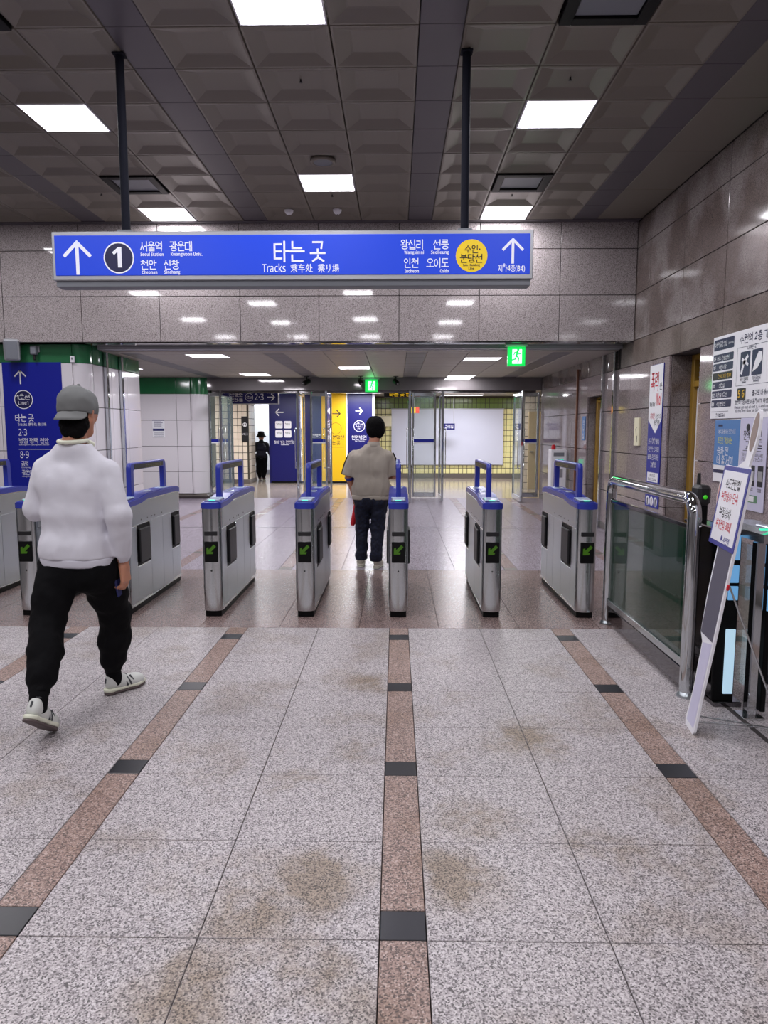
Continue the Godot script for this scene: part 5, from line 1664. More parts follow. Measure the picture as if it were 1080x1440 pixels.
func build_right_group() -> void:
	# emergency help point
	var t := thing("help_point", "white help point pillar with a red lamp against the wall beyond the rightmost gate", "help point", Vector3(3.1, 0, -13.75))
	put(t, "cabinet", bev(Vector3(0.3, 1.2, 0.25), 0.012), M.white, Vector3(0, 0.6, 0))
	put(t, "screen_image", bev(Vector3(0.13, 0.1, 0.01), 0.003), M.led_mint, Vector3(0.02, 0.97, 0.127))
	put(t, "heading", bev(Vector3(0.2, 0.07, 0.008), 0.002), M.grey, Vector3(0, 1.11, 0.126))
	put(t, "speaker_slot", bev(Vector3(0.16, 0.16, 0.008), 0.002), M.alu, Vector3(0, 0.75, 0.126))
	var st := S()
	lathe_into(st, [Vector2(0.04, 0.0), Vector2(0.042, 0.05), Vector2(0.03, 0.085), Vector2(0, 0.095)], Transform3D(Basis.IDENTITY, Vector3(-0.09, 1.2, 0.05)), 16)
	put(t, "red_lamp", done(st), M.red)
	# wide gate nearest the right edge: dark cabinet, blue reflections in its steel painted as glowing panels between black bars
	t = thing("wide_gate", "dark polished wide gate with tall painted blue reflections behind the cut-out figure", "wide gate", Vector3(1.82, 0, -3.98))
	put(t, "cabinet", bev(Vector3(0.11, 1.0, 0.5), 0.006), M.chrome_dark, Vector3(0.06, 0.52, -0.27))
	put(t, "plinth", bev(Vector3(0.16, 0.03, 0.6), 0.004), M.chrome_dark, Vector3(0.08, 0.015, -0.27))
	put(t, "front_plate", bev(Vector3(0.125, 0.98, 0.015), 0.004), M.black, Vector3(0.062, 0.5, -0.01))
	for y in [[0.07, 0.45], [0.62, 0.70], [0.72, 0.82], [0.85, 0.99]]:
		put(t, "painted_reflection", bev(Vector3(0.055, y[1] - y[0], 0.01), 0.002), M.screen_image if y[0] > 0.1 else M.screen_image_pale, Vector3(0.088, (y[0] + y[1]) * 0.5, 0.002))  # mirrored display put in as glowing colour, the gate has no screen
	put(t, "post", bev(Vector3(0.05, 0.98, 0.06), 0.006), M.chrome, Vector3(0.14, 0.49, 0.16))
	put(t, "post_foot", bev(Vector3(0.12, 0.012, 0.12), 0.003), M.steel, Vector3(0.14, 0.006, 0.16))
	put(t, "glass_arm", bev(Vector3(0.01, 0.8, 0.22), 0.002), M.glass, Vector3(0.14, 0.55, 0.02))
	put(t, "side_post", bev(Vector3(0.03, 0.95, 0.05), 0.005), M.black, Vector3(0.21, 0.5, 0.14))
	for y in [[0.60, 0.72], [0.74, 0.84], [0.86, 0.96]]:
		put(t, "painted_reflection", bev(Vector3(0.022, y[1] - y[0], 0.01), 0.002), M.screen_image, Vector3(0.205, (y[0] + y[1]) * 0.5, 0.17))  # more of the mirrored blue, painted as glow
	put(t, "outer_panel", bev(Vector3(0.02, 0.75, 0.32), 0.004), M.chrome, Vector3(0.32, 0.5, 0.12))
	var lid := S()
	prism_into(lid, PackedVector2Array([Vector2(0.11, 0.985), Vector2(0.4, 0.965), Vector2(0.42, 1.0), Vector2(0.36, 1.035), Vector2(0.18, 1.045), Vector2(0.11, 1.03)]), -0.35, 0.26)
	put(t, "lid", done(lid), M.steel)
	put(t, "card_reader", bev(Vector3(0.16, 0.012, 0.2), 0.005), M.reader, Vector3(0.27, 1.045, 0.1), Basis(Vector3(0, 0, 1), -0.06))
	put(t, "green_indicator", bev(Vector3(0.05, 0.01, 0.02), 0.003), M.led_mint, Vector3(0.14, 1.05, 0.2))
	# black reader terminal farther back
	t = thing("reader_terminal", "black card reader terminal with a green light, between the wall and the cut-out figure", "card reader", Vector3(1.975, 0, -4.72))
	put(t, "cabinet", bev(Vector3(0.07, 1.10, 0.07), 0.008), M.black, Vector3(0, 0.55, 0.1))
	put(t, "head", bev(Vector3(0.085, 0.13, 0.13), 0.02), M.dark, Vector3(0, 1.16, 0.1))
	put(t, "side_plate", bev(Vector3(0.05, 0.7, 0.008), 0.003), M.chrome_dark, Vector3(0, 0.55, 0.137))
	var gl := S()
	lathe_into(gl, [Vector2(0, 0.01), Vector2(0.012, 0.008), Vector2(0.015, 0.0)], Transform3D(Basis(Vector3(1, 0, 0), PI / 2), Vector3(0.0, 1.15, 0.163)), 16)
	put(t, "green_light", done(gl), glow(rgb(60, 200, 30), 0.5, rgb(50, 160, 30)))
	var sp := S()
	tube_into(sp, [Vector3(-0.01, 1.21, 0.08), Vector3(-0.01, 1.30, 0.08)], [0.014, 0.01], 10)
	put(t, "sensor_stalk", done(sp), M.dark)
	# cut-out figure board, leaning back, face towards -x
	var lean := 0.15
	t = thing("cutout_stand", "life-size cut-out figure board holding a purple-bordered card, seen almost edge-on", "standee", Vector3(1.545, 0.0, -3.56))
	t.transform.basis = Basis(Vector3(0, 1, 0), -PI / 2 - 0.15) * Basis(Vector3(1, 0, 0), -lean)
	var H := 1.70
	var fig := PackedVector2Array()
	# x to the viewer's right (near edge at x = 0), y up
	for p in [[-0.02, 0.0], [-0.0, 0.02], [-0.005, 0.2], [0.0, 0.45], [0.0, 0.6], [0.0, 0.95], [0.0, 1.33], [-0.02, 1.385], [-0.06, 1.41], [-0.05, 1.45], [-0.03, 1.5], [-0.025, 1.57], [-0.04, 1.65], [-0.06, 1.69], [-0.085, 1.70], [-0.11, 1.69], [-0.13, 1.65], [-0.14, 1.57], [-0.135, 1.5], [-0.13, 1.44], [-0.24, 1.40], [-0.42, 1.405], [-0.44, 1.36], [-0.47, 1.3], [-0.47, 1.22], [-0.44, 1.17], [-0.44, 0.97], [-0.27, 0.97], [-0.27, 0.72], [-0.24, 0.5], [-0.18, 0.46], [-0.16, 0.2], [-0.18, 0.03], [-0.16, 0.0]]:
		fig.append(Vector2(p[0], p[1]))
	var fs := S()
	prism_into(fs, fig, -0.012, 0.0)
	put(t, "foam_board", done(fs), M.white)
	fs = S()
	shape2(fs, PackedVector2Array([Vector2(-0.02, 0.5), Vector2(-0.02, 0.97), Vector2(-0.25, 0.97), Vector2(-0.25, 0.72), Vector2(-0.235, 0.5)]), 0.001)
	put(t, "printed_trousers", done(fs), M.grey_text)
	fs = S()
	shape2(fs, PackedVector2Array([Vector2(-0.02, 0.03), Vector2(-0.02, 0.49), Vector2(-0.165, 0.46), Vector2(-0.145, 0.2), Vector2(-0.155, 0.03)]), 0.001)
	put(t, "printed_legs", done(fs), M.poster_lilac)
	fs = S()
	var head := PackedVector2Array()
	for k in 20:
		var a := TAU * k / 20.0
		head.append(Vector2(-0.083 + 0.042 * cos(a), 1.585 + 0.1 * sin(a)))
	shape2(fs, head, 0.0015)
	put(t, "printed_head", done(fs), mat(rgb(150, 132, 126), 0.5))
	fs = S()
	shape2(fs, PackedVector2Array([Vector2(-0.455, 1.29), Vector2(-0.43, 1.3), Vector2(-0.43, 1.18), Vector2(-0.455, 1.22)]), 0.003)
	put(t, "printed_hand", done(fs), mat(rgb(198, 150, 140), 0.5))
	var card := put(t, "card", bev(Vector3(0.43, 0.43, 0.003), 0.001), M.card_purple, Vector3(-0.217, 1.185, 0.002))
	put(card, "card_ground", bev(Vector3(0.38, 0.38, 0.002), 0.0005), M.white, Vector3(0, 0, 0.002))
	fs = S()
	text(fs, "수도권전철", -0.12, 0.10, 0.052, 0, true, 0.0035, 0.24)
	text(fs, "부정승차", -0.13, -0.055, 0.052, 0, true, 0.0035, 0.2)
	put(card, "black_lettering", done(fs), M.black_text)
	fs = S()
	text(fs, "부정승차 단속", -0.15, 0.03, 0.052, 0, true, 0.0035, 0.28)
	text(fs, "부가운임 30배", -0.15, -0.12, 0.052, 0, true, 0.0035, 0.26)
	put(card, "red_lettering", done(fs), M.red_text)
	fs = S()
	disc(fs, 0.0, -0.165, 0.015, 0.0035, 0.0, 14)
	text(fs, "수원역", 0.03, -0.185, 0.035, 0, true, 0.0035)
	put(card, "purple_lettering", done(fs), M.card_purple)
	fs = S()
	tube_into(fs, [Vector3(-0.1, 0.85, -0.014), Vector3(-0.12, 0.085, -0.46)], 0.005, 8)
	tube_into(fs, [Vector3(-0.12, 0.085, -0.46), Vector3(-0.05, 0.06, -0.02)], 0.004, 8)
	tube_into(fs, [Vector3(-0.12, 0.085, -0.46), Vector3(-0.14, 0.06, -0.02)], 0.004, 8)
	put(t, "wire_easel", done(fs), M.steel)
	put(t, "clip", bev(Vector3(0.03, 0.03, 0.02), 0.005), M.black, Vector3(-0.1, 0.06, -0.02))
	put(t, "red_clip", bev(Vector3(0.02, 0.03, 0.012), 0.003), M.red, Vector3(0.002, 0.8, -0.008))

# ---------------------------------------------------------------- figures: tapered capsules joined in a distance field, meshed as surface nets
class Field:
	var lo: Vector3
	var c: float
	var n: Vector3i
	var d: PackedFloat32Array

	func _init(a: Vector3, b: Vector3, cell: float) -> void:
		lo = a
		c = cell
		n = Vector3i(((b - a) / cell).ceil()) + Vector3i.ONE
		d.resize(n.x * n.y * n.z)
		d.fill(1.0)

	func span(a: Vector3, b: Vector3, m: float) -> Array:
		var p := (a.min(b) - Vector3(m, m, m) - lo) / c
		var q := (a.max(b) + Vector3(m, m, m) - lo) / c
		return [Vector3i(p.floor()).clamp(Vector3i.ZERO, n - Vector3i.ONE), Vector3i(q.ceil()).clamp(Vector3i.ZERO, n - Vector3i.ONE)]

	func bone(a: Vector3, b: Vector3, ra: float, rb: float, k := 0.03) -> void:
		var s := span(a, b, maxf(ra, rb) + k + c * 2.5)
		var ab := b - a
		var l2 := maxf(ab.length_squared(), 1e-9)
		for z in range(s[0].z, s[1].z + 1):
			for y in range(s[0].y, s[1].y + 1):
				var row: int = (z * n.y + y) * n.x
				for x in range(s[0].x, s[1].x + 1):
					var p := lo + Vector3(x, y, z) * c - a
					var t := clampf(p.dot(ab) / l2, 0.0, 1.0)
					var v := (p - ab * t).length() - ra - (rb - ra) * t
					var o := d[row + x]
					if o < 0.9:
						var h := maxf(k - absf(o - v), 0.0) / k
						d[row + x] = minf(o, v) - h * h * k * 0.25
					else:
						d[row + x] = minf(o, v)

	func cut(p0: Vector3, nrm: Vector3, rad: float) -> void:   # take away what lies beyond the plane, within rad of p0
		var s := span(p0, p0, rad)
		nrm = nrm.normalized()
		for z in range(s[0].z, s[1].z + 1):
			for y in range(s[0].y, s[1].y + 1):
				var row: int = (z * n.y + y) * n.x
				for x in range(s[0].x, s[1].x + 1):
					var q := lo + Vector3(x, y, z) * c - p0
					if q.length() < rad and d[row + x] < 0.9:
						d[row + x] = maxf(d[row + x], q.dot(nrm))

	func rough(noise: FastNoiseLite, amp: float, stretch := Vector3.ONE) -> void:
		for z in n.z:
			for y in n.y:
				var row: int = (z * n.y + y) * n.x
				for x in n.x:
					if absf(d[row + x]) < amp + c * 2.0:
						var p := (lo + Vector3(x, y, z) * c) * stretch
						d[row + x] += noise.get_noise_3d(p.x, p.y, p.z) * amp

	func into(st: SurfaceTool, base: int) -> int:
		var ids := PackedInt32Array()
		ids.resize(d.size())
		ids.fill(-1)
		var nx := n.x
		var nxy := n.x * n.y
		var made := base
		var lim := c * 2.8
		var off := [0, 1, nx, nx + 1, nxy, nxy + 1, nxy + nx, nxy + nx + 1]
		var edges := [[0, 1], [2, 3], [4, 5], [6, 7], [0, 2], [1, 3], [4, 6], [5, 7], [0, 4], [1, 5], [2, 6], [3, 7]]
		var active := PackedInt32Array()
		for z in n.z - 1:
			for y in n.y - 1:
				var row: int = (z * n.y + y) * nx
				for x in nx - 1:
					var i := row + x
					if absf(d[i]) > lim:
						continue
					var mask := 0
					for k in 8:
						if d[i + off[k]] < 0.0:
							mask |= 1 << k
					if mask == 0 or mask == 255:
						continue
					var sum := Vector3.ZERO
					var cnt := 0
					for e in edges:
						var a: int = e[0]
						var b: int = e[1]
						if ((mask >> a) & 1) != ((mask >> b) & 1):
							var va := d[i + off[a]]
							var vb := d[i + off[b]]
							var t := va / (va - vb)
							var pa := Vector3(a & 1, (a >> 1) & 1, a >> 2)
							var pb := Vector3(b & 1, (b >> 1) & 1, b >> 2)
							sum += pa.lerp(pb, t)
							cnt += 1
					ids[i] = made
					made += 1
					active.append(i)
					st.add_vertex(lo + (Vector3(x, y, z) + sum / cnt) * c)
		for i in active:
			var in0 := d[i] < 0.0
			for ax in 3:
				var sx: int = [1, nx, nxy][ax]
				if (d[i + sx] < 0.0) == in0:
					continue
				var u: int = [nx, nxy, 1][ax]
				var v: int = [nxy, 1, nx][ax]
				if i - u - v < 0:
					continue
				var a := ids[i]
				var b := ids[i - u]
				var e := ids[i - u - v]
				var f := ids[i - v]
				if a < 0 or b < 0 or e < 0 or f < 0:
					continue
				var q := [a, b, e, f] if not in0 else [a, f, e, b]
				for k in [0, 1, 2, 0, 2, 3]:
					st.add_index(q[k])
		return made

func field_mesh(fields: Array) -> Mesh:
	var st := SurfaceTool.new()
	st.begin(Mesh.PRIMITIVE_TRIANGLES)
	st.set_smooth_group(0)
	var n := 0
	for f in fields:
		n = f.into(st, n)
	st.generate_normals()
	return st.commit()

func wrinkles(seed_: int, freq: float) -> FastNoiseLite:
	var n := FastNoiseLite.new()
	n.seed = seed_
	n.noise_type = FastNoiseLite.TYPE_SIMPLEX_SMOOTH
	n.frequency = freq
	n.fractal_octaves = 2
	return n

func head_field(c: Vector3, b: Basis, neck: Vector3, cell := 0.005) -> Field:   # face towards -z of b
	var f := Field.new(c - Vector3(0.15, 0.28, 0.17), c + Vector3(0.15, 0.17, 0.17), cell)
	var P := func(x: float, y: float, z: float) -> Vector3: return c + b * Vector3(x, y, z)
	f.bone(P.call(0, 0.03, 0.022), P.call(0, 0.025, -0.02), 0.08, 0.076, 0.03)
	f.bone(P.call(0, -0.01, -0.03), P.call(0, -0.085, -0.05), 0.066, 0.04, 0.04)
	for s in [-1.0, 1.0]:
		f.bone(P.call(s * 0.045, -0.04, -0.0), P.call(s * 0.02, -0.095, -0.055), 0.035, 0.026, 0.03)
		f.bone(P.call(s * 0.05, 0.0, -0.065), P.call(s * 0.04, -0.02, -0.07), 0.018, 0.02, 0.02)
		f.bone(P.call(s * 0.076, 0.01, 0.005), P.call(s * 0.073, -0.035, 0.0), 0.017, 0.01, 0.006)
		f.bone(P.call(s * 0.088, 0.012, 0.015), P.call(s * 0.084, -0.012, 0.012), 0.009, 0.007, 0.006)
	f.bone(P.call(-0.035, 0.022, -0.088), P.call(0.035, 0.022, -0.088), 0.012, 0.012, 0.015)
	f.bone(P.call(0, 0.01, -0.098), P.call(0, -0.032, -0.117), 0.008, 0.012, 0.012)
	f.bone(P.call(-0.012, -0.037, -0.104), P.call(0.012, -0.037, -0.104), 0.008, 0.008, 0.008)
	f.bone(P.call(-0.02, -0.063, -0.095), P.call(0.02, -0.063, -0.095), 0.006, 0.006, 0.006)
	f.bone(P.call(-0.017, -0.074, -0.092), P.call(0.017, -0.074, -0.092), 0.007, 0.007, 0.006)
	f.bone(P.call(0, -0.06, 0.03), neck, 0.056, 0.062, 0.03)
	return f

func hand_field(w: Vector3, b: Basis, side: float, curl: float, cell := 0.0035, size := 1.0) -> Field:   # fingers along -y of b, thumb towards -z, palm towards -x * side
	var f := Field.new(w - Vector3(0.14, 0.22, 0.14), w + Vector3(0.14, 0.09, 0.14), cell)
	var P := func(x: float, y: float, z: float) -> Vector3: return w + b * (Vector3(x * side, y, z) * size)
	f.bone(P.call(0, 0.06, 0.0), P.call(0, -0.005, 0.0), 0.03 * size, 0.025 * size, 0.02)
	var zs := [-0.029, -0.0095, 0.010, 0.028]
	var lens := [[0.042, 0.026, 0.02], [0.046, 0.03, 0.022], [0.043, 0.027, 0.021], [0.034, 0.021, 0.018]]
	for k in 4:
		var kn := Vector3(0, -0.086 + absf(k - 1.2) * 0.004, zs[k])
		f.bone(P.call(0, -0.01, zs[k] * 0.6), P.call(kn.x, kn.y, kn.z), 0.016 * size, 0.0125 * size, 0.014)
		var p := kn
		var a := curl * 0.55
		for j in 3:
			var q: Vector3 = p + Vector3(-sin(a), -cos(a), (zs[k]) * 0.06) * lens[k][j]
			f.bone(P.call(p.x, p.y, p.z), P.call(q.x, q.y, q.z), (0.0098 - 0.0009 * j) * size, (0.0092 - 0.0011 * j) * size, 0.003)
			p = q
			a += curl * (1.0 if j == 0 else 0.7)
	f.bone(P.call(0, -0.02, -0.018), P.call(-0.016, -0.052, -0.044), 0.0165 * size, 0.0125 * size, 0.014)
	f.bone(P.call(-0.016, -0.052, -0.044), P.call(-0.034, -0.078, -0.046), 0.0115 * size, 0.0105 * size, 0.004)
	f.bone(P.call(-0.034, -0.078, -0.046), P.call(-0.05, -0.094, -0.036), 0.0102 * size, 0.0085 * size, 0.004)
	return f

func shoe_parts(root: Node3D, heel: Vector3, toe: Vector3, up: Vector3, upper: Material, sole: Material, stripes := true, cell := 0.006) -> void:
	var f := (toe - heel).normalized()
	var s := f.cross(up).normalized()
	var u := s.cross(f)
	var L := (toe - heel).length()
	var P := func(x: float, y: float, t: float) -> Vector3: return heel + s * x + u * y + f * (t * L)
	var fl := Field.new(heel.min(toe) - Vector3(0.12, 0.12, 0.12), heel.max(toe) + Vector3(0.12, 0.2, 0.12), cell)
	fl.bone(P.call(0, 0.062, 0.14), P.call(0, 0.055, 0.34), 0.035, 0.038, 0.03)
	fl.bone(P.call(0, 0.10, 0.15), P.call(0, 0.085, 0.3), 0.031, 0.036, 0.03)
	fl.bone(P.call(0.004, 0.055, 0.4), P.call(0.008, 0.042, 0.72), 0.04, 0.04, 0.03)
	fl.bone(P.call(-0.012, 0.04, 0.7), P.call(-0.006, 0.036, 0.86), 0.033, 0.03, 0.03)
	fl.bone(P.call(0.02, 0.038, 0.68), P.call(0.012, 0.034, 0.84), 0.03, 0.028, 0.03)
	fl.cut(heel + f * L * 0.5 + u * 0.02, -u, 0.3)
	fl.cut(P.call(0, 0.128, 0.18), u, 0.07)
	var o := put(root, "shoe", field_mesh([fl]), upper)
	fl = Field.new(heel.min(toe) - Vector3(0.12, 0.12, 0.12), heel.max(toe) + Vector3(0.12, 0.2, 0.12), cell)
	fl.bone(P.call(0, 0.03, 0.12), P.call(0, 0.03, 0.4), 0.039, 0.036, 0.03)
	fl.bone(P.call(0.002, 0.03, 0.4), P.call(0.006, 0.028, 0.7), 0.036, 0.046, 0.03)
	fl.bone(P.call(0.006, 0.028, 0.7), P.call(0.003, 0.028, 0.88), 0.046, 0.036, 0.03)
	fl.cut(heel + f * L * 0.5 + u * 0.036, u, 0.4)
	fl.cut(heel + f * L * 0.5 + u * 0.014, -u, 0.4)
	put(o, "midsole", field_mesh([fl]), M.ivory if stripes else upper)
	fl = Field.new(heel.min(toe) - Vector3(0.12, 0.12, 0.12), heel.max(toe) + Vector3(0.12, 0.2, 0.12), cell)
	fl.bone(P.call(0, 0.01, 0.12), P.call(0, 0.01, 0.4), 0.037, 0.034, 0.03)
	fl.bone(P.call(0.002, 0.01, 0.4), P.call(0.006, 0.01, 0.7), 0.034, 0.044, 0.03)
	fl.bone(P.call(0.006, 0.01, 0.7), P.call(0.003, 0.01, 0.88), 0.044, 0.034, 0.03)
	fl.cut(heel + f * L * 0.5 + u * 0.014, u, 0.4)
	fl.cut(heel + f * L * 0.5 + u * 0.0, -u, 0.4)
	put(o, "sole", field_mesh([fl]), sole)
	if stripes:
		for sd in [-1.0, 1.0]:
			var st := S()
			for k in 3:
				var t: float = 0.42 + 0.09 * k
				tube_into(st, [P.call(sd * 0.046, 0.035, t + 0.04), P.call(sd * 0.043, 0.06, t), P.call(sd * 0.028, 0.088, t - 0.045)], 0.006, 8)
			put(o, "stripes", done(st), M.shoe_dark)
		var st2 := S()
		for k in 4:
			tube_into(st2, [P.call(-0.022, 0.088 - 0.006 * k, 0.44 + 0.07 * k), P.call(0, 0.099 - 0.007 * k, 0.44 + 0.07 * k), P.call(0.024, 0.088 - 0.006 * k, 0.44 + 0.07 * k)], 0.004, 6)
		put(o, "laces", done(st2), M.white)
		var st3 := S()
		lathe_into(st3, [Vector2(0.03, 0.0), Vector2(0.037, 0.004), Vector2(0.036, 0.018), Vector2(0.03, 0.02), Vector2(0.03, 0.0)], Transform3D(Basis(s, u, -f) , P.call(0, 0.118, 0.19)), 18)
		put(o, "collar", done(st3), M.shoe_dark)
		var st4 := S()
		box_into(st4, P.call(0.0, 0.085, 0.012), Vector3(0.01, 0.03, 0.008), 0.002, Basis(s, u, -f))
		put(o, "heel_tab", done(st4), M.shoe_dark)

func build_people() -> void:
	walker()
	attendant()
	far_person()

func walker() -> void:
	var t := thing("person", "person in grey backwards cap, white sweatshirt and black joggers striding at left", "person", Vector3(-1.76, 0, -3.85), deg_to_rad(-8))
	var V := func(x: float, y: float, z: float) -> Vector3: return Vector3(x, y, z)
	var hipL := Vector3(-0.095, 0.90, 0.0)
	var hipR := Vector3(0.095, 0.90, -0.01)
	var heL := Vector3(0.02, 0.155, 0.53)
	var toL := Vector3(0.0, 0.0, 0.30)
	var upL := Vector3(-0.03, 0.83, -0.55).normalized()
	var heR := Vector3(0.0, 0.004, -0.215)
	var toR := Vector3(0.115, 0.004, -0.46)
	var kneeL := Vector3(-0.11, 0.54, 0.13)
	var ankL := heL.lerp(toL, 0.2) + upL * 0.115
	var kneeR := Vector3(0.095, 0.50, -0.20)
	var ankR := heR.lerp(toR, 0.2) + Vector3(0, 0.115, 0)
	var shL := Vector3(-0.178, 1.36, -0.02)
	var shR := Vector3(0.178, 1.36, -0.03)
	var elL := Vector3(-0.235, 1.145, 0.0)
	var wrL := Vector3(-0.15, 1.10, -0.24)
	var elR := Vector3(0.262, 1.12, 0.02)
	var wrR := Vector3(0.232, 0.86, -0.06)
	var hd := Vector3(0.018, 1.667, -0.05)
	var hb := Basis(Vector3.UP, deg_to_rad(-1)) * Basis(Vector3(1, 0, 0), deg_to_rad(-6))
	var neck := Vector3(0, 1.505, -0.02)
	# body
	var f := Field.new(Vector3(-0.42, -0.02, -0.5), Vector3(0.42, 1.56, 0.5), 0.014)
	f.bone(Vector3(-0.07, 0.93, 0), Vector3(0.07, 0.93, 0), 0.095, 0.095, 0.05)
	f.bone(Vector3(-0.05, 1.1, 0.0), Vector3(0.05, 1.1, 0.0), 0.09, 0.09, 0.06)
	f.bone(Vector3(-0.08, 1.28, -0.015), Vector3(0.08, 1.28, -0.015), 0.095, 0.095, 0.06)
	f.bone(Vector3(-0.12, 1.36, -0.02), Vector3(0.12, 1.36, -0.025), 0.06, 0.06, 0.06)
	f.bone(neck + Vector3(0, -0.1, -0.01), neck + Vector3(0, 0.06, 0), 0.05, 0.055, 0.03)
	for q in [[shL, elL, wrL], [shR, elR, wrR]]:
		f.bone(q[0], q[1], 0.052, 0.042, 0.03)
		f.bone(q[1], q[2], 0.042, 0.029, 0.02)
	for q in [[hipL, kneeL, ankL], [hipR, kneeR, ankR]]:
		f.bone(q[0], q[1], 0.075, 0.055, 0.03)
		f.bone(q[1], q[2], 0.055, 0.027, 0.02)
	f.bone(ankL, heL.lerp(toL, 0.6) + upL * 0.04, 0.03, 0.018, 0.02)
	f.bone(ankR, heR.lerp(toR, 0.6) + Vector3(0, 0.04, 0), 0.03, 0.018, 0.02)
	var hbR := Basis(Vector3(0, 0, 1), 0.05) * Basis(Vector3(1, 0, 0), 0.1)
	var hR := hand_field(wrR + Vector3(0.0, -0.03, -0.01), hbR, 1.0, 0.85, 0.0035, 1.08)
	var fa := (wrL - elL).normalized()
	var hbL := Basis(Vector3(1, 0, 0), PI / 2 - 0.15)
	var hL := hand_field(wrL + fa * 0.02, hbL, -1.0, 0.6, 0.004)
	put(t, "body", field_mesh([f, head_field(hd, hb, neck), hR, hL]), M.skin)
	for s in [-1.0, 1.0]:
		put(t, "eye", sphere(0.0125), M.eye, hd + hb * Vector3(s * 0.031, 0.0, -0.088))
	# hair at the nape
	f = Field.new(hd - Vector3(0.16, 0.2, 0.16), hd + Vector3(0.16, 0.16, 0.16), 0.006)
	f.bone(hd + hb * Vector3(0, 0.03, 0.035), hd + hb * Vector3(0, 0.02, 0.0), 0.082, 0.08, 0.02)
	f.bone(hd + hb * Vector3(-0.03, -0.06, 0.04), hd + hb * Vector3(0.03, -0.06, 0.04), 0.052, 0.052, 0.03)
	f.bone(hd + hb * Vector3(-0.02, -0.105, 0.05), hd + hb * Vector3(0.02, -0.105, 0.05), 0.042, 0.042, 0.03)
	f.rough(wrinkles(4, 60.0), 0.006)
	put(t, "hair", field_mesh([f]), M.hair)
	# cap worn backwards
	f = Field.new(hd - Vector3(0.17, 0.1, 0.17), hd + Vector3(0.17, 0.2, 0.17), 0.005)
	f.bone(hd + hb * Vector3(0, 0.058, 0.03), hd + hb * Vector3(0, 0.055, -0.018), 0.092, 0.088, 0.03)
	f.bone(hd + hb * Vector3(0, 0.02, 0.03), hd + hb * Vector3(0, 0.02, -0.018), 0.091, 0.087, 0.03)
	f.cut(hd + hb * Vector3(0, -0.002, 0), hb * Vector3(0, -1, 0.0), 0.3)
	f.rough(wrinkles(6, 9.0), 0.006)
	var cap := put(t, "cap", field_mesh([f]), M.cap)
	put(cap, "button", sphere(0.01), M.cap, hd + hb * Vector3(0, 0.151, 0.006))
	var br := S()
	var rows := []
	for i in 13:
		var a := lerpf(-1.15, 1.15, i / 12.0)
		var r := []
		for j in 5:
			var q := j / 4.0
			var len := 0.062 * (1.0 - pow(absf(a) / 1.25, 3.0))
			var rad := 0.087 + len * 0.62 * q
			r.append(hd + hb * Vector3(sin(a) * rad, 0.012 - q * len * 0.98 - 0.012 * pow(absf(a), 2.0) * q, 0.02 + cos(a) * rad))
		rows.append(r)
	br.set_smooth_group(1)
	for i in 12:
		for j in 4:
			var dn := hb * Vector3(0, 0.002, 0.005)
			poly(br, [rows[i][j], rows[i + 1][j], rows[i + 1][j + 1], rows[i][j + 1]], hb * Vector3(0, 0.5, 1))
			br.set_smooth_group(2)
			poly(br, [rows[i][j] - dn, rows[i + 1][j] - dn, rows[i + 1][j + 1] - dn, rows[i][j + 1] - dn], hb * Vector3(0, -0.5, -1))
			br.set_smooth_group(1)
		poly(br, [rows[i][4], rows[i + 1][4], rows[i + 1][4] - hb * Vector3(0, 0.002, 0.005), rows[i][4] - hb * Vector3(0, 0.002, 0.005)], hb * Vector3(0, -1, 1))
	put(cap, "brim", done(br), M.cap_brim)
	# neck band headphones
	var nb := S()
	var pts := []
	for i in 15:
		var a := lerpf(-0.5, PI + 0.5, i / 14.0)
		pts.append(neck + hb * Vector3(cos(a) * 0.073, 0.014 - 0.016 * sin(a) + (0.0 if i > 0 and i < 14 else -0.01), sin(a) * 0.075 + 0.008))
	tube_into(nb, pts, 0.011, 10)
	var nbo := put(t, "neck_band", done(nb), M.ivory)
	var pod := S()
	tube_into(pod, [pts[0], pts[0] + hb * Vector3(0.002, -0.012, -0.04)], [0.014, 0.017], 12)
	tube_into(pod, [pts[14], pts[14] + hb * Vector3(-0.002, -0.012, -0.04)], [0.014, 0.017], 12)
	put(nbo, "pods", done(pod), M.ivory)
	# sweatshirt
	f = Field.new(Vector3(-0.42, 0.78, -0.42), Vector3(0.42, 1.56, 0.3), 0.009)
	f.bone(Vector3(-0.072, 0.88, 0.0), Vector3(0.072, 0.88, 0.0), 0.127, 0.127, 0.05)
	f.bone(Vector3(-0.075, 0.95, 0.0), Vector3(0.075, 0.95, 0.0), 0.131, 0.131, 0.05)
	f.bone(Vector3(-0.08, 1.12, 0.0), Vector3(0.08, 1.12, 0.0), 0.116, 0.116, 0.06)
	f.bone(Vector3(-0.09, 1.26, -0.01), Vector3(0.09, 1.26, -0.01), 0.116, 0.116, 0.06)
	f.bone(Vector3(-0.115, 1.335, -0.015), Vector3(0.115, 1.335, -0.02), 0.092, 0.092, 0.06)
	f.bone(Vector3(-0.17, 1.365, -0.015), Vector3(-0.055, 1.455, -0.01), 0.05, 0.052, 0.05)
	f.bone(Vector3(0.17, 1.365, -0.015), Vector3(0.055, 1.455, -0.01), 0.05, 0.052, 0.05)
	f.bone(Vector3(-0.03, 1.47, -0.012), Vector3(0.03, 1.47, -0.012), 0.058, 0.058, 0.05)
	for q in [[shL, elL, wrL], [shR, elR, wrR]]:
		var dir: Vector3 = (q[2] - q[1]).normalized()
		f.bone(q[0] + Vector3(0, -0.01, 0), q[1], 0.074, 0.066, 0.016)
		f.bone(q[1], q[2] - dir * 0.05, 0.066, 0.056, 0.02)
		f.bone(q[2] - dir * 0.035, q[2], 0.046, 0.043, 0.02)
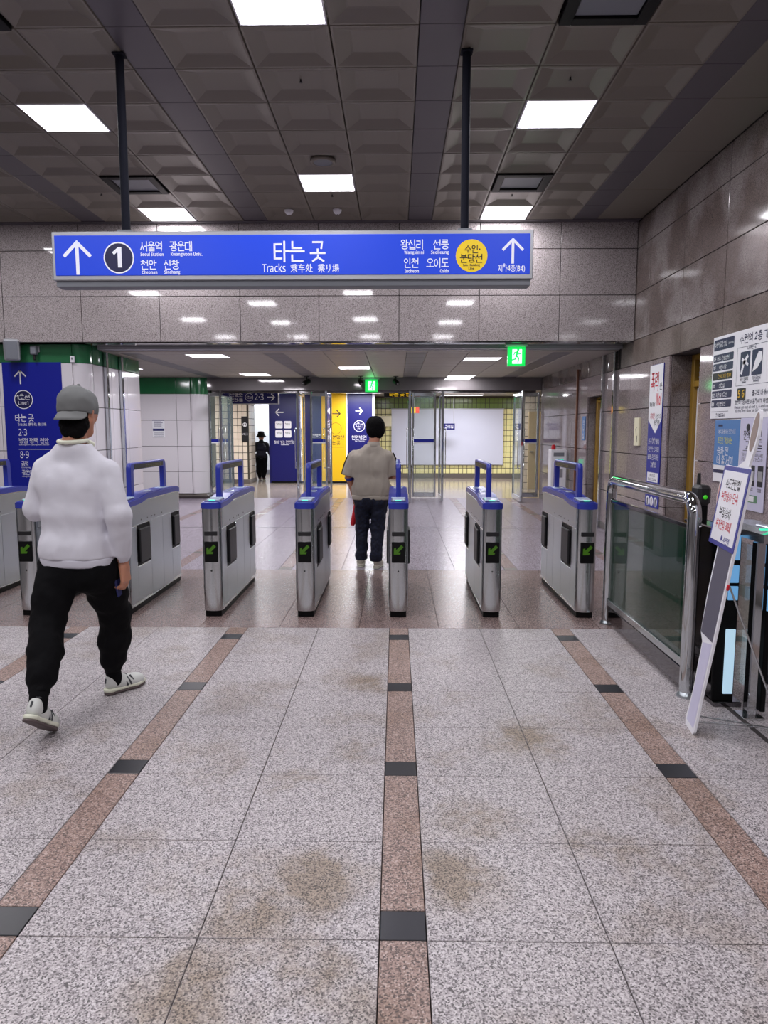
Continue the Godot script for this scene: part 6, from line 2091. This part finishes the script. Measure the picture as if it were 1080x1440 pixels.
	f.rough(wrinkles(12, 5.0), 0.011, Vector3(1.2, 0.4, 1.2))
	f.rough(wrinkles(15, 11.0), 0.0035, Vector3(0.8, 0.9, 0.8))
	f.cut(Vector3(0, 0.882, 0), Vector3(0, -1, 0), 0.23)
	f.cut(neck + Vector3(0, -0.008, 0), Vector3(0, 1, -0.1), 0.1)
	var fr := (wrR - elR).normalized()
	f.cut(wrR + fr * 0.005, fr, 0.07)
	f.cut(wrL + fa * 0.005, fa, 0.07)
	var sw := put(t, "sweatshirt", field_mesh([f]), M.sweater)
	f = Field.new(Vector3(-0.3, 0.78, -0.2), Vector3(0.3, 0.98, 0.2), 0.008)
	f.bone(Vector3(-0.07, 0.865, 0.0), Vector3(0.07, 0.865, 0.0), 0.125, 0.127, 0.03)
	f.bone(Vector3(-0.07, 0.88, 0.0), Vector3(0.07, 0.88, 0.0), 0.125, 0.127, 0.03)
	f.cut(Vector3(0, 0.838, 0), Vector3(0, -1, 0), 0.35)
	f.cut(Vector3(0, 0.888, 0), Vector3(0, 1, 0), 0.35)
	put(sw, "hem", field_mesh([f]), M.rib)
	# joggers
	f = Field.new(Vector3(-0.35, 0.14, -0.45), Vector3(0.35, 0.95, 0.5), 0.009)
	f.bone(Vector3(-0.07, 0.89, 0), Vector3(0.07, 0.89, 0), 0.106, 0.106, 0.05)
	f.bone(Vector3(-0.07, 0.80, 0.01), Vector3(0.07, 0.80, 0.0), 0.115, 0.115, 0.05)
	for q in [[hipL, kneeL, ankL, 0.0], [hipR, kneeR, ankR, 1.0]]:
		var cuff: Vector3 = q[2].lerp(q[1], 0.12)
		var low: Vector3 = q[2].lerp(q[1], 0.30)
		var mid: Vector3 = q[2].lerp(q[1], 0.62)
		f.bone(q[0] + Vector3(0, -0.05, 0), q[1].lerp(q[0], 0.35), 0.115, 0.103, 0.04)
		f.bone(q[1].lerp(q[0], 0.35), q[1], 0.10, 0.086, 0.03)
		f.bone(q[1], mid, 0.086, 0.084, 0.03)
		f.bone(mid, low, 0.084, 0.076, 0.03)
		f.bone(low, cuff, 0.06, 0.05, 0.03)
	f.rough(wrinkles(22, 6.0), 0.012, Vector3(1, 1, 1))
	f.rough(wrinkles(25, 15.0), 0.005)
	f.cut(Vector3(0, 0.87, 0), Vector3(0, 1, 0), 0.3)
	for q in [[kneeL, ankL], [kneeR, ankR]]:
		var dr: Vector3 = (q[1] - q[0]).normalized()
		f.cut(q[1] - dr * 0.03, dr, 0.1)
	put(t, "joggers", field_mesh([f]), M.trousers)
	for q in [[kneeL, ankL, heL.lerp(toL, 0.27) + upL * 0.07, heL.lerp(toL, 0.5) + upL * 0.06], [kneeR, ankR, heR.lerp(toR, 0.27) + Vector3(0, 0.07, 0), heR.lerp(toR, 0.5) + Vector3(0, 0.06, 0)]]:
		var st := S()
		var dr: Vector3 = (q[1] - q[0]).normalized()
		tube_into(st, [q[1] - dr * 0.14, q[1] - dr * 0.02, q[2], q[3]], [0.05, 0.046, 0.046, 0.036], 18)
		put(t, "sock", done(st), M.trousers)
	shoe_parts(t, heL, toL, upL, M.shoe, M.sole)
	shoe_parts(t, heR, toR, Vector3.UP, M.shoe, M.sole)
	# the phone in the hand
	var hw: Vector3 = t.transform * (wrR + Vector3(-0.036, -0.14, -0.015))
	var ph := thing("phone", "dark blue phone held in the right hand of the person in white", "phone", hw, deg_to_rad(-8))
	put(ph, "case", bev(Vector3(0.012, 0.14, 0.07), 0.004), M.blue_dark_cap, Vector3.ZERO, Basis(Vector3(1, 0, 0), 0.25))
	put(ph, "glass", bev(Vector3(0.004, 0.132, 0.062), 0.001), M.black, Vector3(-0.006, 0, 0), Basis(Vector3(1, 0, 0), 0.25))

func sphere(r: float) -> Mesh:
	var key := "sphere%.4f" % r
	if not cache.has(key):
		var s := SphereMesh.new()
		s.radius = r
		s.height = r * 2
		s.radial_segments = 14
		s.rings = 8
		cache[key] = s
	return cache[key]

func attendant() -> void:
	var t := thing("person", "black-haired person in beige short-sleeved shirt and dark jeans walking between the middle gates", "person", Vector3(-0.285, 0, -8.1), deg_to_rad(0))
	var hipL := Vector3(-0.09, 0.84, 0.0)
	var hipR := Vector3(0.09, 0.84, 0.0)
	var kneeL := Vector3(-0.105, 0.47, -0.04)
	var ankL := Vector3(-0.115, 0.10, -0.02)
	var kneeR := Vector3(0.08, 0.47, 0.0)
	var ankR := Vector3(0.06, 0.10, 0.08)
	var shL := Vector3(-0.185, 1.285, -0.01)
	var shR := Vector3(0.185, 1.285, -0.01)
	var elL := Vector3(-0.25, 1.05, 0.0)
	var wrL := Vector3(-0.20, 0.83, -0.08)
	var elR := Vector3(0.255, 1.06, -0.03)
	var wrR := Vector3(0.14, 1.02, -0.24)
	var hd := Vector3(0.045, 1.565, -0.05)
	var hb := Basis(Vector3.UP, deg_to_rad(10)) * Basis(Vector3(1, 0, 0), deg_to_rad(-14))
	var neck := Vector3(0.02, 1.37, 0.0)
	var f := Field.new(Vector3(-0.4, -0.02, -0.4), Vector3(0.4, 1.46, 0.32), 0.014)
	f.bone(Vector3(-0.08, 0.87, 0), Vector3(0.08, 0.87, 0), 0.10, 0.10, 0.05)
	f.bone(Vector3(-0.08, 1.05, -0.01), Vector3(0.08, 1.05, -0.01), 0.105, 0.105, 0.06)
	f.bone(Vector3(-0.08, 1.2, -0.01), Vector3(0.08, 1.2, -0.01), 0.10, 0.10, 0.06)
	f.bone(Vector3(-0.12, 1.26, 0), Vector3(0.12, 1.26, 0), 0.055, 0.055, 0.06)
	f.bone(neck + Vector3(0, -0.08, 0), neck + Vector3(0.01, 0.07, -0.01), 0.066, 0.06, 0.03)
	for q in [[shL, elL, wrL], [shR, elR, wrR]]:
		f.bone(q[0] + Vector3(0, -0.01, 0), q[1], 0.05, 0.043, 0.03)
		f.bone(q[1], q[2], 0.043, 0.03, 0.02)
	for q in [[hipL, kneeL, ankL], [hipR, kneeR, ankR]]:
		f.bone(q[0], q[1], 0.08, 0.055, 0.03)
		f.bone(q[1], q[2], 0.055, 0.036, 0.02)
		f.bone(q[2], q[2] + Vector3(0, -0.05, -0.12), 0.035, 0.025, 0.02)
	var hbL := Basis(Vector3(1, 0, 0), 0.25)
	var fr := (wrR - elR).normalized()
	put(t, "body", field_mesh([f, head_field(hd, hb, neck), hand_field(wrL + Vector3(0, -0.015, -0.01), hbL, -1.0, 0.9, 0.004), hand_field(wrR + fr * 0.015, Basis(Vector3(0, 1, 0), 0.4) * Basis(Vector3(1, 0, 0), PI / 2), 1.0, 0.7, 0.004)]), M.skin)
	for s in [-1.0, 1.0]:
		put(t, "eye", sphere(0.0125), M.eye, hd + hb * Vector3(s * 0.031, 0.0, -0.088))
	f = Field.new(hd - Vector3(0.17, 0.17, 0.17), hd + Vector3(0.17, 0.18, 0.17), 0.006)
	f.bone(hd + hb * Vector3(0, 0.055, 0.035), hd + hb * Vector3(0, 0.06, -0.035), 0.108, 0.098, 0.02)
	f.bone(hd + hb * Vector3(-0.03, -0.015, 0.045), hd + hb * Vector3(0.03, -0.015, 0.045), 0.074, 0.074, 0.03)
	f.bone(hd + hb * Vector3(-0.02, -0.06, 0.05), hd + hb * Vector3(0.02, -0.06, 0.05), 0.045, 0.045, 0.03)
	f.rough(wrinkles(44, 50.0), 0.005)
	put(t, "hair", field_mesh([f]), M.hair)
	# shirt
	f = Field.new(Vector3(-0.4, 0.72, -0.3), Vector3(0.4, 1.46, 0.3), 0.009)
	f.bone(Vector3(-0.095, 0.85, 0), Vector3(0.095, 0.85, 0), 0.118, 0.118, 0.05)
	f.bone(Vector3(-0.10, 0.96, 0), Vector3(0.10, 0.96, 0), 0.13, 0.13, 0.06)
	f.bone(Vector3(-0.10, 1.1, -0.01), Vector3(0.10, 1.1, -0.01), 0.132, 0.132, 0.06)
	f.bone(Vector3(-0.105, 1.2, 0.0), Vector3(0.105, 1.2, 0.0), 0.122, 0.122, 0.06)
	f.bone(Vector3(-0.13, 1.265, 0.0), Vector3(0.13, 1.265, 0.0), 0.09, 0.09, 0.06)
	f.bone(Vector3(-0.05, 1.335, 0.01), Vector3(0.06, 1.335, 0.01), 0.062, 0.062, 0.05)
	f.bone(Vector3(0.0, 1.375, 0.01), Vector3(0.04, 1.375, 0.01), 0.062, 0.062, 0.05)
	for q in [[shL, elL], [shR, elR]]:
		f.bone(q[0] + Vector3(0, -0.02, 0), q[1] + Vector3(0, 0.02, 0), 0.076, 0.078, 0.03)
	f.rough(wrinkles(51, 6.0), 0.012, Vector3(1.5, 0.35, 1.5))
	f.rough(wrinkles(52, 10.0), 0.004, Vector3(1.2, 0.7, 1.2))
	f.cut(Vector3(0, 0.828, 0), Vector3(0, -1, 0), 0.3)
	f.cut(neck + Vector3(0, 0.04, 0), Vector3(0, 1, -0.1), 0.12)
	for q in [[shL, elL], [shR, elR]]:
		var dr: Vector3 = (q[1] - q[0]).normalized()
		f.cut(q[1] + dr * 0.0, dr, 0.11)
	var sh := put(t, "shirt", field_mesh([f]), M.polo)
	f = Field.new(Vector3(-0.3, 0.72, -0.2), Vector3(0.3, 0.9, 0.2), 0.008)
	f.bone(Vector3(-0.095, 0.80, 0.0), Vector3(0.095, 0.80, 0.0), 0.117, 0.117, 0.03)
	f.bone(Vector3(-0.095, 0.83, 0.0), Vector3(0.095, 0.83, 0.0), 0.118, 0.118, 0.03)
	f.cut(Vector3(0, 0.785, 0), Vector3(0, -1, 0), 0.35)
	f.cut(Vector3(0, 0.84, 0), Vector3(0, 1, 0), 0.35)
	put(sh, "hem", field_mesh([f]), M.polo)
	var co := S()
	lathe_into(co, [Vector2(0.074, -0.03), Vector2(0.08, -0.02), Vector2(0.07, 0.03), Vector2(0.064, 0.03), Vector2(0.066, -0.02)], Transform3D(Basis(Vector3(1, 0, 0), -0.12), neck + Vector3(0.01, 0.035, 0.0)), 22)
	put(sh, "collar", done(co), M.polo)
	for s in [-1.0, 1.0]:
		var a: Vector3 = (shL if s < 0 else shR) + Vector3(s * 0.062, 0.03, -0.015)
		var b: Vector3 = (elL if s < 0 else elR) + Vector3(s * 0.076, 0.02, -0.02)
		var st := S()
		tube_into(st, [a, a.lerp(b, 0.5) + Vector3(s * 0.008, 0, 0), b], [0.012, 0.018, 0.02], 10)
		put(sh, "black_side_stripe", done(st), M.black)
	var cf := S()
	tube_into(cf, [elL + (wrL - elL) * 0.02, elL + (wrL - elL) * 0.16], [0.055, 0.05], 16)
	put(sh, "blue_cuff", done(cf), M.blue_cap)
	# jeans
	f = Field.new(Vector3(-0.3, 0.04, -0.25), Vector3(0.3, 0.92, 0.25), 0.009)
	f.bone(Vector3(-0.08, 0.84, 0), Vector3(0.08, 0.84, 0), 0.108, 0.108, 0.05)
	f.bone(Vector3(-0.075, 0.77, 0.01), Vector3(0.075, 0.77, 0.01), 0.11, 0.11, 0.05)
	for q in [[hipL, kneeL, ankL], [hipR, kneeR, ankR]]:
		f.bone(q[0] + Vector3(0, -0.04, 0), q[1], 0.108, 0.078, 0.03)
		f.bone(q[1], q[2] + Vector3(0, 0.05, 0), 0.078, 0.066, 0.03)
		f.bone(q[2] + Vector3(0, 0.05, 0), q[2] + Vector3(0, -0.01, 0), 0.07, 0.066, 0.02)
	f.rough(wrinkles(61, 9.0), 0.013)
	f.rough(wrinkles(62, 20.0), 0.006)
	f.cut(Vector3(0, 0.815, 0), Vector3(0, 1, 0), 0.3)
	for q in [ankL, ankR]:
		f.cut(q + Vector3(0, -0.015, 0), Vector3(0, -1, 0), 0.12)
	put(t, "jeans", field_mesh([f]), M.jeans)
	shoe_parts(t, ankL + Vector3(-0.005, -0.096, 0.055), ankL + Vector3(-0.02, -0.096, -0.215), Vector3.UP, mat(rgb(196, 190, 176), 0.6), M.ivory, false)
	shoe_parts(t, ankR + Vector3(0.0, -0.096, 0.055), ankR + Vector3(0.035, -0.096, -0.215), Vector3.UP, mat(rgb(196, 190, 176), 0.6), M.ivory, false)
	# red folded umbrella hanging from the left hand
	var p: Vector3 = t.transform * (wrL + Vector3(0.015, -0.13, -0.03))
	var um := thing("folded_umbrella", "long red folded umbrella hanging from the left hand of the man in the beige shirt", "umbrella", p)
	var us := S()
	tube_into(us, [Vector3(0.015, 0.10, 0.0), Vector3(0.0, -0.05, 0.0), Vector3(-0.03, -0.20, 0.01), Vector3(-0.036, -0.23, 0.012)], [0.022, 0.03, 0.03, 0.018], 12)
	put(um, "canopy", done(us), M.red)
	us = S()
	tube_into(us, [Vector3(0.02, 0.14, 0.0), Vector3(0.015, 0.09, 0.0)], [0.012, 0.012], 10)
	put(um, "handle", done(us), M.dark)

func far_person() -> void:
	var t := thing("person", "small distant person in black bucket hat and dark jacket with a backpack", "person", Vector3(-4.24, 0, -22.4), deg_to_rad(8))
	var f := Field.new(Vector3(-0.36, -0.02, -0.3), Vector3(0.36, 1.26, 0.3), 0.02)
	var hipL := Vector3(-0.085, 0.72, 0)
	var hipR := Vector3(0.085, 0.72, 0)
	var ankL := Vector3(-0.07, 0.08, -0.06)
	var ankR := Vector3(0.06, 0.08, 0.10)
	f.bone(Vector3(-0.06, 0.75, 0), Vector3(0.06, 0.75, 0), 0.09, 0.09, 0.05)
	f.bone(Vector3(-0.07, 1.0, 0), Vector3(0.07, 1.0, 0), 0.09, 0.09, 0.06)
	f.bone(Vector3(-0.11, 1.13, 0), Vector3(0.11, 1.13, 0), 0.06, 0.06, 0.06)
	f.bone(Vector3(0, 1.1, 0), Vector3(0, 1.24, -0.01), 0.055, 0.05, 0.03)
	var wr := [Vector3(-0.24, 0.66, -0.06), Vector3(0.30, 0.66, 0.05)]
	for s in 2:
		var sg: float = [-1.0, 1.0][s]
		f.bone(Vector3(sg * 0.16, 1.13, 0), Vector3(sg * 0.235, 0.9, 0.02), 0.045, 0.038, 0.03)
		f.bone(Vector3(sg * 0.235, 0.9, 0.02), wr[s], 0.038, 0.026, 0.02)
	for q in [[hipL, ankL], [hipR, ankR]]:
		f.bone(q[0], q[1], 0.07, 0.035, 0.03)
		f.bone(q[1], q[1] + Vector3(0, -0.04, -0.1), 0.035, 0.025, 0.02)
	put(t, "body", field_mesh([f, head_field(Vector3(0, 1.36, -0.03), Basis(Vector3(1, 0, 0), -0.15), Vector3(0, 1.2, 0), 0.008), hand_field(wr[0], Basis.IDENTITY, -1.0, 0.5, 0.005, 0.95), hand_field(wr[1], Basis.IDENTITY, 1.0, 0.5, 0.005, 0.95)]), M.skin)
	f = Field.new(Vector3(-0.4, 0.6, -0.3), Vector3(0.4, 1.3, 0.3), 0.014)
	f.bone(Vector3(-0.08, 0.74, 0), Vector3(0.08, 0.74, 0), 0.115, 0.115, 0.05)
	f.bone(Vector3(-0.09, 0.98, 0), Vector3(0.09, 0.98, 0), 0.115, 0.115, 0.06)
	f.bone(Vector3(-0.12, 1.12, 0), Vector3(0.12, 1.12, 0), 0.08, 0.08, 0.06)
	f.bone(Vector3(0, 1.15, 0.02), Vector3(0, 1.2, 0.02), 0.075, 0.075, 0.04)
	for s in 2:
		var sg: float = [-1.0, 1.0][s]
		f.bone(Vector3(sg * 0.165, 1.11, 0), Vector3(sg * 0.24, 0.9, 0.02), 0.065, 0.06, 0.03)
		f.bone(Vector3(sg * 0.24, 0.9, 0.02), wr[s] + Vector3(0, 0.03, 0), 0.06, 0.045, 0.02)
	f.rough(wrinkles(71, 8.0), 0.012)
	f.cut(Vector3(0, 0.64, 0), Vector3(0, -1, 0), 0.3)
	put(t, "jacket", field_mesh([f]), M.jacket)
	f = Field.new(Vector3(-0.3, 0.02, -0.3), Vector3(0.3, 0.86, 0.3), 0.014)
	for q in [[hipL, ankL], [hipR, ankR]]:
		f.bone(q[0], q[1].lerp(q[0], 0.3), 0.105, 0.098, 0.04)
		f.bone(q[1].lerp(q[0], 0.3), q[1] + Vector3(0, 0.02, 0), 0.095, 0.055, 0.04)
	f.rough(wrinkles(72, 8.0), 0.012)
	put(t, "trousers", field_mesh([f]), M.trousers)
	var hs := S()
	lathe_into(hs, [Vector2(0.165, -0.05), Vector2(0.115, 0.02), Vector2(0.105, 0.05), Vector2(0.095, 0.115), Vector2(0.05, 0.13), Vector2(0, 0.132)], Transform3D(Basis(Vector3(1, 0, 0), 0.1), Vector3(0, 1.40, -0.02)), 20)
	put(t, "bucket_hat", done(hs), M.black)
	f = Field.new(Vector3(-0.25, 0.65, 0.02), Vector3(0.25, 1.25, 0.36), 0.014)
	f.bone(Vector3(-0.07, 0.82, 0.16), Vector3(0.07, 0.82, 0.16), 0.09, 0.09, 0.04)
	f.bone(Vector3(-0.07, 1.0, 0.16), Vector3(0.07, 1.0, 0.16), 0.09, 0.09, 0.06)
	f.bone(Vector3(-0.06, 1.08, 0.13), Vector3(0.06, 1.08, 0.13), 0.07, 0.07, 0.05)
	var bp := put(t, "backpack", field_mesh([f]), M.pack)
	put(bp, "front_pocket", bev(Vector3(0.2, 0.16, 0.05), 0.02), M.pack, Vector3(0, 0.85, 0.25))
	for q in [ankL, ankR]:
		shoe_parts(t, q + Vector3(0, -0.076, 0.05), q + Vector3(0, -0.076, -0.2), Vector3.UP, mat(rgb(60, 40, 40), 0.6), M.ivory, false, 0.009)
